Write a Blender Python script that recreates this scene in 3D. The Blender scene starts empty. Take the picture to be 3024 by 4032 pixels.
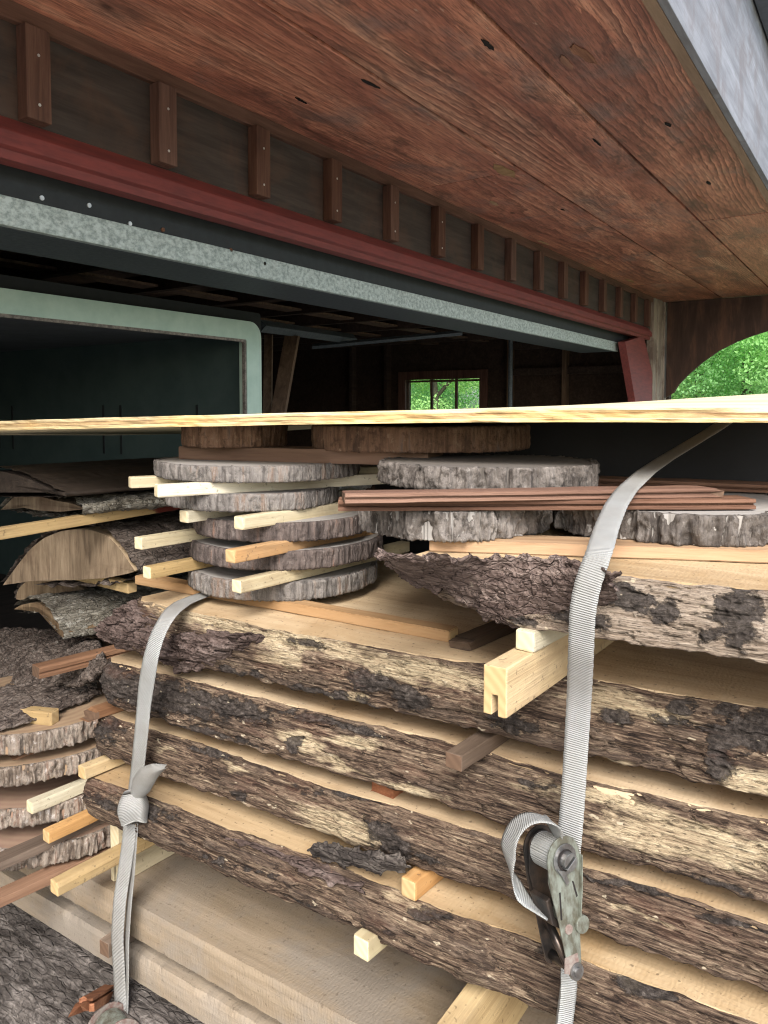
import bpy, bmesh, math, random
import numpy as np
from mathutils import Vector, Matrix

random.seed(7)
R = math.radians
E = 1.55                                   # eye height above the ground; z in this file is measured from it
COL = bpy.context.scene.collection

# ------------------------------------------------------------------ camera geometry
FPX, CX, HOR = 3029.0, 1512.0, 1610.0
PITCH = R(3.0)
CY = HOR + FPX * math.tan(PITCH)
YAW = math.atan(2008.0 / FPX)
SA, CA = math.sin(YAW), math.cos(YAW)
F0 = np.array([-SA, CA, 0.0]); RT = np.array([CA, SA, 0.0]); UP = np.array([0, 0, 1.0])
FC = math.cos(PITCH) * F0 - math.sin(PITCH) * UP
UC = math.sin(PITCH) * F0 + math.cos(PITCH) * UP


def hit(px, py, X=None, Y=None, Z=None):
    """point of the place on a plane X, Y or Z that the photograph shows at px, py"""
    d = FC + (px - CX) / FPX * RT + (CY - py) / FPX * UC
    t = X / d[0] if X is not None else Y / d[1] if Y is not None else Z / d[2]
    return d * t


def proj(P):
    P = np.asarray(P)
    w = P @ FC
    return CX + FPX * (P @ RT) / w, CY - FPX * (P @ UC) / w


# ------------------------------------------------------------------ noise
def _h(ix, iy, iz, s):
    n = (ix * 374761393 + iy * 668265263 + iz * 2147483647 + s * 974634777) & 0xFFFFFFFF
    n = ((n ^ (n >> 13)) * 1274126177) & 0xFFFFFFFF
    n = ((n ^ (n >> 15)) * 2246822519) & 0xFFFFFFFF
    return (n ^ (n >> 16)) & 0xFFFFFFFF


_G = np.random.RandomState(3).normal(size=(256, 3)); _G /= np.linalg.norm(_G, axis=1)[:, None]


def perlin(P, s=0):
    P = np.asarray(P, float)
    i = np.floor(P).astype(np.int64); f = P - i
    u = f * f * f * (f * (f * 6 - 15) + 10)
    out = np.zeros(len(P))
    for dx in (0, 1):
        for dy in (0, 1):
            for dz in (0, 1):
                g = _G[_h(i[:, 0] + dx, i[:, 1] + dy, i[:, 2] + dz, s) & 255]
                dt = (g * (f - np.array([dx, dy, dz]))).sum(1)
                w = (u[:, 0] if dx else 1 - u[:, 0]) * (u[:, 1] if dy else 1 - u[:, 1]) * (u[:, 2] if dz else 1 - u[:, 2])
                out += w * dt
    return out * 1.5


def fbm(P, s=0, o=4, ridged=False):
    P = np.asarray(P, float); a, r = 1.0, 0
    for k in range(o):
        n = perlin(P * 2 ** k + 17.3 * k, s + k)
        r = r + a * ((0.5 - np.abs(n)) if ridged else n)
        a *= 0.5
    return r


# ------------------------------------------------------------------ materials
MATS = {}


class NT:
    def __init__(s, name):
        s.m = bpy.data.materials.new(name); s.m.use_nodes = True
        s.t = s.m.node_tree; s.t.nodes.clear()
        s.out = s.t.nodes.new('ShaderNodeOutputMaterial')
        s.b = s.t.nodes.new('ShaderNodeBsdfPrincipled')
        s.t.links.new(s.b.outputs[0], s.out.inputs[0])
        MATS[name] = s.m

    def n(s, typ, out=0, props=None, **kw):
        nd = s.t.nodes.new('ShaderNode' + typ)
        for k, v in (props or {}).items():
            setattr(nd, k, v)
        for k, v in kw.items():
            key = int(k[1:]) if k[0] == '_' and k[1:].isdigit() else k.replace('_', ' ')
            s.set(nd.inputs[key], v)
        return nd.outputs[out]

    def set(s, inp, v):
        if hasattr(v, 'is_linked'):
            s.t.links.new(v, inp)
        else:
            if isinstance(v, tuple) and len(v) == 3 and inp.type == 'RGBA':
                v = (*v, 1)
            inp.default_value = v

    def math(s, op, a, b=0.0, c=None, clamp=False):
        nd = s.t.nodes.new('ShaderNodeMath'); nd.operation = op; nd.use_clamp = clamp
        s.set(nd.inputs[0], a); s.set(nd.inputs[1], b)
        if c is not None: s.set(nd.inputs[2], c)
        return nd.outputs[0]

    def mix(s, fac, a, b, mode='MIX'):
        nd = s.t.nodes.new('ShaderNodeMix'); nd.data_type = 'RGBA'; nd.blend_type = mode
        s.set(nd.inputs[0], fac); s.set(nd.inputs[6], a); s.set(nd.inputs[7], b)
        return nd.outputs[2]

    def ramp(s, fac, stops):
        nd = s.t.nodes.new('ShaderNodeValToRGB'); cr = nd.color_ramp
        while len(cr.elements) < len(stops): cr.elements.new(0.5)
        for e, (p, c) in zip(cr.elements, stops):
            e.position = p; e.color = (*c, 1) if isinstance(c, tuple) else (c, c, c, 1)
        s.set(nd.inputs[0], fac)
        return nd.outputs[0]

    def vec(s, scale, rnd=True, src='Object', rot=(0, 0, 0)):
        v = s.n('TexCoord', out=['Generated', 'Normal', 'UV', 'Object'].index(src) if src != 'UV' else 2)
        if rnd:
            r = s.n('ObjectInfo', out=5)
            off = s.math('MULTIPLY', r, 37.0)
            c = s.n('CombineXYZ', X=off, Y=off, Z=off)
            nd = s.t.nodes.new('ShaderNodeVectorMath'); s.set(nd.inputs[0], v); s.set(nd.inputs[1], c); v = nd.outputs[0]
        return s.n('Mapping', Vector=v, Scale=scale, Rotation=rot)

    def noise(s, v, scale=1.0, detail=6.0, rough=0.6, dist=0.0):
        return s.n('TexNoise', Vector=v, Scale=scale, Detail=detail, Roughness=rough, Distortion=dist)

    def attr(s, name):
        return s.n('Attribute', out=2, props={'attribute_name': name})

    def bump(s, h, strength=0.5, dist=0.002, normal=None):
        kw = dict(Height=h, Strength=strength, Distance=dist)
        if normal is not None: kw['Normal'] = normal
        return s.n('Bump', **kw)

    def done(s, color, rough=0.8, normal=None, metal=0.0, spec=0.3):
        s.set(s.b.inputs['Base Color'], color); s.set(s.b.inputs['Roughness'], rough)
        s.set(s.b.inputs['Metallic'], metal); s.set(s.b.inputs['Specular IOR Level'], spec)
        if normal is not None: s.set(s.b.inputs['Normal'], normal)
        return s.m


def axscale(axis, along, across):
    return tuple(along if a == axis else across for a in 'XYZ')


def wood(name, c0, c1, c2, axis='Y', along=3.0, across=55.0, rough=0.7, bump=0.35, saw=0.0, stain=None, stain_amt=0.5,
         var=0.12, spec=0.25, speck=0.0):
    t = NT(name)
    v = t.vec(axscale(axis, along, across))
    g = t.noise(v, 1.0, 7.0, 0.62, 0.6)
    f = t.noise(t.vec(axscale(axis, along * 5, across * 7)), 1.0, 3.0, 0.6)
    lg = t.noise(t.vec(axscale(axis, 2.2, 9.0)), 1.0, 4.0, 0.55, 0.8)
    x = t.math('ADD', t.math('MULTIPLY', g, 0.62), t.math('MULTIPLY', lg, 0.38))
    col = t.ramp(x, [(0.33, c0), (0.5, c1), (0.68, c2)])
    col = t.mix(t.math('MULTIPLY', t.math('SUBTRACT', f, 0.5), 0.9, clamp=True), col, tuple(0.45 * c for c in c0))
    if stain:
        sn = t.noise(t.vec((5, 5, 5)), 1.0, 5.0, 0.65, 0.4)
        col = t.mix(t.math('MULTIPLY', t.ramp(sn, [(0.48, 0.0), (0.62, 1.0)]), stain_amt), col, stain)
    if speck:
        sp = t.noise(t.vec((170, 170, 170)), 1.0, 2.0, 0.5)
        col = t.mix(t.math('MULTIPLY', t.ramp(sp, [(0.64, 0.0), (0.72, 1.0)]), speck), col, (0.05, 0.035, 0.025))
    r = t.n('ObjectInfo', out=5)
    hs = t.n('HueSaturation', Color=col, Value=t.math('MULTIPLY_ADD', r, 2 * var, 1 - var), Hue=0.5, Saturation=t.math('MULTIPLY_ADD', r, -0.2, 1.1))
    h = t.math('ADD', t.math('MULTIPLY', g, 0.5), t.math('MULTIPLY', f, 0.5))
    if saw:
        sw = t.n('TexWave', props={'wave_type': 'BANDS', 'bands_direction': axis}, Vector=t.vec((1, 1, 1)), Scale=62.0, Distortion=7.0, Detail=3.0, Detail_Scale=2.2)
        h = t.math('MULTIPLY_ADD', sw, saw, h)
    return t.done(hs, rough, t.bump(h, bump, 0.003), spec=spec)


def endgrain(name, c0, c1, ring=220.0):
    t = NT(name)
    w = t.n('TexWave', props={'wave_type': 'RINGS', 'rings_direction': 'Y'}, Vector=t.vec((1, 1, 1)), Scale=ring / 6.28, Distortion=2.0, Detail=2.0)
    n = t.noise(t.vec((60, 60, 60)), 1.0, 4.0)
    col = t.mix(t.math('MULTIPLY', w, 0.5), c0, c1)
    col = t.mix(t.math('MULTIPLY', n, 0.35), col, tuple(c * 0.6 for c in c0))
    return t.done(col, 0.8, t.bump(n, 0.3, 0.002))


# sticks: pale, yellow, orange, tan, brown, dark ...
wood('stick_white', (.38, .335, .235), (.52, .475, .355), (.60, .56, .44), bump=.45, stain=(.22, .155, .09), stain_amt=.45, speck=.5, var=.16, across=60)
wood('stick_cream', (.31, .255, .155), (.44, .375, .24), (.52, .46, .315), bump=.45, stain=(.22, .155, .09), stain_amt=.45, speck=.5, var=.16, across=60)
wood('stick_yellow', (.29, .20, .095), (.42, .305, .155), (.50, .385, .215), bump=.45, stain=(.22, .155, .09), stain_amt=.45, speck=.5, var=.16, across=55)
wood('stick_orange', (.30, .155, .055), (.44, .25, .10), (.55, .36, .17), bump=.45, stain=(.22, .155, .09), stain_amt=.45, speck=.5, var=.16, across=45)
wood('stick_brown', (.085, .042, .024), (.17, .09, .05), (.27, .155, .09), bump=.45, across=50)
wood('stick_dark', (.05, .035, .025), (.11, .078, .056), (.18, .135, .10), bump=.45)
wood('stick_red', (.15, .065, .038), (.29, .135, .078), (.44, .25, .15), bump=.6)
wood('lath_tan', (.20, .115, .055), (.32, .20, .105), (.43, .29, .17), axis='X', bump=.35, across=42)
wood('lath_brown', (.07, .035, .022), (.15, .08, .052), (.26, .155, .105), axis='X', bump=.8, across=70)
wood('board_brown', (.08, .042, .026), (.14, .08, .05), (.19, .115, .075), axis='X', bump=.3)
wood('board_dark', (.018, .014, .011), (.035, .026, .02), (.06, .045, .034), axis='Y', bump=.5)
t_src = MATS['stick_yellow'].copy(); t_src.name = 'stick_stained'; MATS['stick_stained'] = t_src
_nt = t_src.node_tree; _b = [n for n in _nt.nodes if n.type == 'BSDF_PRINCIPLED'][0]; _l = _b.inputs['Base Color'].links[0].from_socket
_tc = _nt.nodes.new('ShaderNodeTexCoord'); _sx = _nt.nodes.new('ShaderNodeSeparateXYZ'); _nt.links.new(_tc.outputs['Object'], _sx.inputs[0])
_no = _nt.nodes.new('ShaderNodeTexNoise'); _no.inputs['Scale'].default_value = 60; _nt.links.new(_tc.outputs['Object'], _no.inputs['Vector'])
_ma = _nt.nodes.new('ShaderNodeMath'); _ma.operation = 'MULTIPLY_ADD'; _nt.links.new(_no.outputs[0], _ma.inputs[0]); _ma.inputs[1].default_value = .07; _nt.links.new(_sx.outputs[1], _ma.inputs[2])
_cr = _nt.nodes.new('ShaderNodeValToRGB'); _nt.links.new(_ma.outputs[0], _cr.inputs[0]); _cr.color_ramp.elements[0].position = .318; _cr.color_ramp.elements[1].position = .326
_mx = _nt.nodes.new('ShaderNodeMix'); _mx.data_type = 'RGBA'; _nt.links.new(_cr.outputs[0], _mx.inputs[0]); _nt.links.new(_l, _mx.inputs[6]); _mx.inputs[7].default_value = (.12, .022, .014, 1); _nt.links.new(_mx.outputs[2], _b.inputs['Base Color'])
endgrain('end_pale', (.62, .54, .36), (.50, .40, .22))
endgrain('end_tan', (.50, .36, .18), (.34, .21, .09))
endgrain('end_brown', (.13, .08, .05), (.07, .04, .026))


def sawn(name, c0, c1, c2, axis):
    return wood(name, c0, c1, c2, axis=axis, along=2.5, across=26, bump=.25, saw=.25, stain=(.26, .165, .075), stain_amt=.5, var=.06, rough=.8, speck=.55)


sawn('sawn_x', (.27, .19, .11), (.415, .31, .19), (.52, .41, .27), 'X')
wood('beam_x', (.165, .125, .083), (.23, .182, .127), (.305, .25, .185), axis='X', along=2.5, across=30, bump=.45, saw=.18,
     stain=(.20, .175, .145), stain_amt=.8, var=.04, rough=.85, speck=.4)
wood('sawn_end', (.085, .058, .036), (.205, .148, .092), (.32, .245, .16), axis='Z', along=14, across=110, bump=.7, stain=(.085, .05, .028), stain_amt=.75, var=.05, rough=.85)
wood('pine_skin', (.10, .06, .035), (.2, .13, .075), (.3, .2, .12), axis='Y', bump=.5)


def fibre(name, axis='X', grey=False):
    """debarked log side: dark fibrous skin with streaks; attributes pale and black carry the patches"""
    t = NT(name)
    g = t.noise(t.vec(axscale(axis, 11, 210), rnd=False), 1.0, 7.0, 0.66, 0.6)
    gf = t.noise(t.vec(axscale(axis, 26, 620), rnd=False), 1.0, 4.0, 0.6, 0.3)
    g2 = t.noise(t.vec(axscale(axis, 4, 30), rnd=False), 1.0, 6.0, 0.65, 0.6)
    x = t.math('ADD', t.math('ADD', t.math('MULTIPLY', g, .44), t.math('MULTIPLY', gf, .36)), t.math('MULTIPLY', g2, .20))
    dark = t.ramp(x, [(.40, (.010, .006, .0045)), (.455, (.050, .032, .022)), (.50, (.115, .078, .054)), (.555, (.20, .145, .10)), (.64, (.40, .315, .215))])
    if grey:
        pale = t.ramp(x, [(.35, (.08, .058, .044)), (.45, (.21, .163, .122)), (.54, (.31, .252, .195)), (.66, (.42, .36, .285))])
    else:
        pale = t.ramp(x, [(.34, (.09, .062, .04)), (.43, (.27, .205, .13)), (.53, (.42, .34, .22)), (.66, (.53, .45, .32))])
    n = t.noise(t.vec(axscale(axis, 24, 70), rnd=False), 1.0, 9.0, 0.74, 0.5)
    n3 = t.noise(t.vec(axscale(axis, 10, 170), rnd=False), 1.0, 7.0, 0.7)
    nn = t.math('ADD', t.math('MULTIPLY', n, .5), t.math('MULTIPLY', n3, .5))
    pm = t.math('ADD', t.math('MULTIPLY', t.attr('pale'), 1.18), t.math('MULTIPLY', t.math('SUBTRACT', nn, .5), 3.0))
    col = t.mix(t.ramp(pm, [(.36, 0.0), (.80, 1.0)]), dark, pale)
    pt = t.attr('plate'); pc = t.noise(t.vec(axscale(axis, 30, 80), rnd=False), 1.0, 8.0, .72)
    col = t.mix(t.math('MULTIPLY', pt, .45), col, t.ramp(pc, [(.34, (.016, .011, .008)), (.48, (.062, .044, .033)), (.58, (.115, .086, .066)), (.70, (.22, .175, .135))]))
    gr = t.noise(t.vec(axscale(axis, 120, 520), rnd=False), 1.0, 4.0, .7)
    col = t.mix(t.ramp(gr, [(.34, .75), (.48, 0.0)]), col, (.016, .010, .007))
    col = t.mix(t.ramp(gr, [(.62, 0.0), (.76, .45)]), col, (.42, .33, .22))
    crumb = t.noise(t.vec((150, 150, 190), rnd=False), 1.0, 8.0, 0.75)
    blk = t.ramp(crumb, [(.34, (.012, .010, .009)), (.47, (.042, .035, .031)), (.57, (.085, .071, .063)), (.70, (.19, .165, .145))])
    n2 = t.noise(t.vec(axscale(axis, 45, 70), rnd=False), 1.0, 9.0, 0.75)
    bm = t.math('ADD', t.attr('black'), t.math('MULTIPLY', t.math('SUBTRACT', n2, .5), 2.6))
    bf = t.ramp(bm, [(.50, 0.0), (.66, .9)])
    col = t.mix(bf, col, blk)
    rd = t.noise(t.vec(axscale(axis, 7, 22), rnd=False), 1.0, 5.0, 0.6)
    col = t.mix(t.ramp(rd, [(.56, 0.0), (.72, .45)]), col, (.13, .062, .042))
    fl = t.noise(t.vec(axscale(axis, 60, 130), rnd=False), 1.0, 2.0, 0.5)
    col = t.mix(t.ramp(fl, [(.70, 0.0), (.735, .9)]), col, (.46, .39, .28))
    h = t.math('MULTIPLY_ADD', gf, .5, t.math('MULTIPLY', g, .8))
    h = t.math('MULTIPLY_ADD', t.math('MULTIPLY', crumb, bf), 1.3, h)
    h = t.math('MULTIPLY_ADD', n3, .6, h)
    return t.done(col, .82, t.bump(h, 1.0, .006), spec=.2)


fibre('fibre_t', 'X', True)
fibre('fibre_x', 'X')


def bark(name, c0, c1, c2, c3, axis='X', s=1.0, spots=(.36, .33, .28), spot_at=.66):
    t = NT(name)
    v = t.vec(axscale(axis, 14 * s, 42 * s))
    g = t.noise(v, 1.0, 8.0, 0.7, 0.8)
    f = t.noise(t.vec(axscale(axis, 90, 240)), 1.0, 5.0, 0.7)
    x = t.math('ADD', t.math('MULTIPLY', g, .65), t.math('MULTIPLY', f, .35))
    col = t.ramp(x, [(.34, c0), (.46, c1), (.55, c2), (.68, c3)])
    sp = t.noise(t.vec((48, 48, 48)), 1.0, 6.0, .72)
    col = t.mix(t.ramp(sp, [(spot_at - .05, 0.0), (spot_at + .05, .85)]), col, spots)
    vo = t.n('TexVoronoi', props={'feature': 'DISTANCE_TO_EDGE'}, Vector=t.vec(axscale(axis, 40 * s, 110 * s)), Scale=1.0)
    h = t.math('MULTIPLY_ADD', t.ramp(vo, [(0.0, 0.0), (.12, 1.0)]), .45, x)
    return t.done(col, .85, t.bump(h, .9, .005), spec=.2)


bark('bark_plate_x', (.024, .016, .014), (.068, .047, .040), (.115, .085, .074), (.22, .175, .155), 'X', 1.0, (.17, .10, .07), .68)
bark('bark_flap', (.034, .023, .02), (.085, .06, .051), (.145, .108, .092), (.27, .215, .185), 'X', 1.3, (.3, .26, .2), .7)
bark('bark_y', (.024, .018, .015), (.075, .058, .048), (.135, .11, .093), (.26, .225, .195), 'Y', 1.3, (.42, .40, .36), .68)
bark('bark_lichen', (.04, .034, .026), (.12, .108, .085), (.21, .195, .16), (.36, .345, .30), 'Y', 1.6, (.48, .47, .42), .62)
bark('bark_log', (.016, .013, .012), (.052, .045, .040), (.105, .092, .083), (.25, .225, .205), 'X', 1.0, (.33, .30, .25), .70)
bark('bark_dark', (.012, .010, .009), (.035, .029, .026), (.075, .064, .056), (.20, .175, .15), 'X', 1.2, (.33, .30, .25), .66)


def ringbark(name, cols, acr=95.0):
    """bark of a sawn disc: vertical strings round the rim"""
    t = NT(name)
    v = t.vec((acr, acr, 7))
    g = t.noise(v, 1.0, 6.0, .68, .3)
    g2 = t.noise(t.vec((16, 16, 4)), 1.0, 5.0, .6)
    x = t.math('ADD', t.math('MULTIPLY', g, .62), t.math('MULTIPLY', g2, .38))
    col = t.ramp(x, cols)
    f = t.noise(t.vec((330, 330, 110)), 1.0, 5.0, .7)
    k = t.noise(t.vec((75, 75, 75)), 1.0, 7.0, .72)
    col = t.mix(t.ramp(k, [(.36, .8), (.48, 0.0)]), col, tuple(c * .45 for c in cols[1][1]))
    col = t.mix(t.ramp(k, [(.58, 0.0), (.70, .7)]), col, cols[-1][1])
    h = t.math('MULTIPLY_ADD', f, .5, t.math('MULTIPLY_ADD', k, .6, g))
    return t.done(col, .85, t.bump(h, 1.0, .005), spec=.2)


ringbark('ring_grey', [(.34, (.040, .036, .033)), (.45, (.135, .122, .112)), (.53, (.21, .192, .175)), (.61, (.165, .118, .09)), (.70, (.29, .272, .25))])
ringbark('ring_dark', [(.34, (.022, .019, .018)), (.46, (.08, .064, .058)), (.56, (.14, .112, .10)), (.64, (.18, .10, .07)), (.72, (.27, .24, .22))])
ringbark('ring_thuja', [(.34, (.030, .023, .018)), (.43, (.15, .115, .088)), (.52, (.30, .255, .21)), (.60, (.17, .105, .075)), (.66, (.34, .30, .26)), (.74, (.62, .59, .56))], 120)
ringbark('ring_rough', [(.34, (.024, .020, .018)), (.45, (.09, .077, .067)), (.55, (.165, .146, .13)), (.64, (.225, .202, .182)), (.74, (.32, .295, .265))], 60)
ringbark('ring_brown', [(.36, (.04, .025, .018)), (.46, (.13, .075, .048)), (.55, (.20, .12, .078)), (.64, (.13, .095, .08)), (.72, (.30, .22, .15))], 80)


def disctop(name, c0, c1, edge):
    t = NT(name)
    n = t.noise(t.vec((35, 35, 35)), 1.0, 7.0, .65)
    w = t.n('TexWave', props={'wave_type': 'RINGS', 'rings_direction': 'Z'}, Vector=t.vec((1, 1, 1), rnd=False), Scale=22.0, Distortion=2.5, Detail=3.0)
    col = t.mix(n, c0, c1)
    col = t.mix(t.math('MULTIPLY', w, .3), col, edge)
    return t.done(col, .9, t.bump(n, .3, .002))


disctop('disc_grey', (.24, .23, .215), (.33, .31, .285), (.2, .18, .16))
disctop('disc_dark', (.09, .08, .07), (.14, .125, .11), (.07, .06, .05))
disctop('disc_tan', (.24, .165, .10), (.33, .24, .15), (.16, .085, .06))
disctop('disc_red', (.19, .115, .085), (.29, .195, .135), (.34, .25, .165))


def soffit_mat():
    t = NT('soffit_planks')
    v = t.vec((1, 1, 1), rnd=False)
    isl = t.n('NewGeometry', out=8)
    c = t.n('CombineXYZ', X=t.math('MULTIPLY', isl, 9.0), Y=t.math('MULTIPLY', isl, 23.0), Z=0.0)
    nd = t.t.nodes.new('ShaderNodeVectorMath'); t.set(nd.inputs[0], v); t.set(nd.inputs[1], c); v = nd.outputs[0]
    sw = t.noise(t.n('Mapping', Vector=v, Scale=(1.7, .22, 1)), 1.0, 2.0, .5)
    vx = t.n('SeparateXYZ', Vector=v)
    ph = t.math('ADD', t.math('MULTIPLY', vx, 30.0), t.math('MULTIPLY', sw, 24.0))
    wob = t.noise(t.n('Mapping', Vector=v, Scale=(30, 6, 1)), 1.0, 3.0, .6)
    ph = t.math('MULTIPLY_ADD', wob, 1.1, ph)
    fr = t.math('FRACT', ph)
    ring = t.ramp(fr, [(0.0, 0.0), (.7, .55), (.93, 1.0), (1.0, 0.0)])
    g = t.noise(t.n('Mapping', Vector=v, Scale=(130, 7, 1)), 1.0, 5.0, .65)
    lg = t.noise(t.n('Mapping', Vector=v, Scale=(5.5, 1.1, 1)), 1.0, 5.0, .6, .7)
    base = t.ramp(lg, [(.30, (.20, .070, .046)), (.43, (.44, .165, .105)), (.55, (.61, .255, .155)), (.68, (.74, .39, .25))])
    amt = t.ramp(t.noise(t.n('Mapping', Vector=v, Scale=(3.0, .4, 1)), 1.0, 3.0), [(.40, .22), (.60, .95)])
    col = t.mix(t.math('MULTIPLY', ring, amt), base, (.13, .036, .024))
    col = t.mix(t.math('MULTIPLY', t.math('SUBTRACT', g, .44, clamp=True), 2.2, clamp=True), col, (.17, .068, .044))
    gry = t.noise(t.n('Mapping', Vector=v, Scale=(4, 2.4, 1)), 1.0, 5.0, .7, .5)
    col = t.mix(t.ramp(gry, [(.52, 0.0), (.68, .6)]), col, (.19, .145, .13))
    # knots
    vo = t.n('TexVoronoi', props={'feature': 'F1'}, Vector=t.n('Mapping', Vector=v, Scale=(3.1, 1.7, .01)), Scale=1.0)
    kn = t.ramp(vo, [(.018, .8), (.05, 0.0)])
    col = t.mix(kn, col, (.028, .016, .012))
    dk = t.noise(t.n('Mapping', Vector=v, Scale=(7, 2.2, 1)), 1.0, 8.0, .72, 1.2)
    col = t.mix(t.ramp(dk, [(.53, 0.0), (.70, .8)]), col, (.055, .030, .024))
    fi = t.noise(t.n('Mapping', Vector=v, Scale=(260, 16, 1)), 1.0, 4.0, .6)
    col = t.mix(t.ramp(fi, [(.38, .55), (.52, 0.0)]), col, (.08, .035, .024))
    fl = t.noise(t.n('Mapping', Vector=v, Scale=(55, 14, 1)), 1.0, 3.0, .6)
    col = t.mix(t.ramp(fl, [(.71, 0.0), (.75, .8)]), col, (.44, .30, .22))
    h = t.math('ADD', g, t.math('MULTIPLY', ring, .35))
    return t.done(col, .50, t.bump(h, .35, .003), spec=.5)


soffit_mat()


def simple(name, col, rough=.6, metal=0.0, n_amt=.25, n_scale=30.0, c2=None, bump=.15, spec=.4, n_vec=None):
    t = NT(name)
    n = t.noise(t.vec(n_vec or (n_scale,) * 3, rnd=False), 1.0, 6.0, .65)
    c = t.mix(t.ramp(n, [(.38, 0.0), (.62, 1.0)]), col, c2 or tuple(x * (1 - n_amt) for x in col))
    return t.done(c, rough, t.bump(n, bump, .002), metal, spec)


wood('wall_panel', (.027, .020, .016), (.048, .036, .030), (.076, .058, .048), axis='Y', along=2, across=30, bump=.3, stain=(.10, .05, .03), stain_amt=.35, var=.03, rough=.7)
wood('batten', (.055, .026, .018), (.10, .048, .033), (.15, .08, .055), axis='Z', along=4, across=60, bump=.4, var=.12, rough=.7)
wood('frieze', (.06, .030, .020), (.11, .055, .038), (.16, .085, .06), axis='Y', along=3, across=50, bump=.4, var=.05)
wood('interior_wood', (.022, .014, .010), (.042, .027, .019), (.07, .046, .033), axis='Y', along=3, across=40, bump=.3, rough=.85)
wood('stud_wood', (.05, .03, .018), (.11, .07, .045), (.18, .12, .075), axis='Z', along=3, across=40, bump=.3)
wood('post_grey', (.13, .098, .072), (.24, .19, .145), (.38, .32, .255), axis='Z', along=2.5, across=40, bump=.5, stain=(.10, .06, .045), stain_amt=.7)
wood('bracket_wood', (.03, .018, .014), (.06, .036, .027), (.14, .075, .05), axis='Z', along=2, across=14, bump=.4)
wood('fascia', (.13, .13, .14), (.20, .205, .22), (.29, .30, .325), axis='Y', along=2, across=22, bump=.4, stain=(.14, .12, .115), stain_amt=.6, rough=.7)
wood('fascia_edge', (.16, .10, .065), (.24, .16, .10), (.30, .20, .13), axis='Y', along=3, across=40, bump=.3)
simple('red_paint', (.19, .040, .034), .6, 0, .2, 14, (.13, .030, .027), .2, n_vec=(60, 9, 60))
simple('black_board', (.022, .025, .026), .55, 0, .3, 20)
simple('galvanised', (.50, .565, .535), .5, .2, .4, 38, (.25, .295, .275), .3, n_vec=(170, 60, 80))
simple('galv_dark', (.085, .10, .108), .55, .2, .4, 60, (.05, .062, .068), .2)
simple('green_paint', (.43, .56, .475), .38, 0, .2, 9, (.36, .49, .415), .08)
simple('black_rubber', (.012, .013, .014), .6, 0, .3, 20)
simple('teal_panel', (.050, .074, .070), .6, 0, .3, 6, (.036, .058, .056), .08)
simple('dark_ceiling', (.09, .10, .105), .7, 0, .3, 6)
simple('gasket', (.10, .09, .08), .8, 0, .5, 60, (.25, .22, .19), .4)
simple('sheet_black', (.006, .007, .009), .75, 0, .3, 12, None, .5)
simple('gutter_paint', (.07, .075, .10), .5)
simple('nail_head', (.7, .7, .68), .35, .6)
simple('rust_nail', (.20, .09, .05), .8, .2, .4, 200)
simple('steel', (.32, .33, .33), .35, .9, .3, 60, (.18, .17, .165), .2)
simple('dark_steel', (.045, .042, .040), .32, .8, .4, 50, (.10, .075, .06), .3)
simple('zinc_olive', (.27, .30, .26), .45, .6, .4, 55, (.13, .125, .095), .4, n_vec=(120, 120, 60))
simple('rusty_zinc', (.17, .10, .085), .6, .4, .4, 90, (.28, .25, .22), .3)
simple('concrete', (.30, .29, .27), .9, 0, .25, 8, (.24, .235, .22), .5)
simple('gravel', (.50, .47, .44), .95, 0, .3, 60, (.30, .275, .25), 1.0)
simple('grass', (.075, .105, .04), .95, 0, .4, 7, (.10, .12, .05), 1.0)
simple('deck_wood', (.17, .135, .11), .85, 0, .4, 20, (.11, .085, .07), .4, n_vec=(4, 40, 40))
simple('trunk', (.10, .08, .06), .9, 0, .4, 14, None, 1.0)
simple('crack_black', (.012, .009, .008), .9)
simple('leaf_string', (.45, .40, .28), .8, 0, .3, 40)
for i, c in enumerate([(.40, .70, .27), (.52, .78, .30), (.32, .60, .25)]):
    t = NT('leaf_%d' % i)
    n = t.noise(t.vec((1.2, 1.2, 1.2)), 1.0, 3.0)
    cc = t.mix(n, tuple(x * .75 for x in c), tuple(x * 1.25 for x in c))
    t.done(cc, .6, spec=.3)
    t.set(t.b.inputs['Transmission Weight'], 0.0)
    tr = t.t.nodes.new('ShaderNodeBsdfTranslucent'); t.set(tr.inputs[0], t.mix(.5, cc, (.35, .6, .15)))
    mx = t.t.nodes.new('ShaderNodeMixShader'); mx.inputs[0].default_value = .55
    t.t.links.new(t.b.outputs[0], mx.inputs[1]); t.t.links.new(tr.outputs[0], mx.inputs[2]); t.t.links.new(mx.outputs[0], t.out.inputs[0])

t = NT('window_glass')
gl = t.t.nodes.new('ShaderNodeBsdfGlossy'); gl.inputs['Roughness'].default_value = .02
tp = t.t.nodes.new('ShaderNodeBsdfTransparent'); tp.inputs[0].default_value = (.9, .95, .92, 1)
mx = t.t.nodes.new('ShaderNodeMixShader'); mx.inputs[0].default_value = .04
t.t.links.new(tp.outputs[0], mx.inputs[1]); t.t.links.new(gl.outputs[0], mx.inputs[2]); t.t.links.new(mx.outputs[0], t.out.inputs[0])

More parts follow.
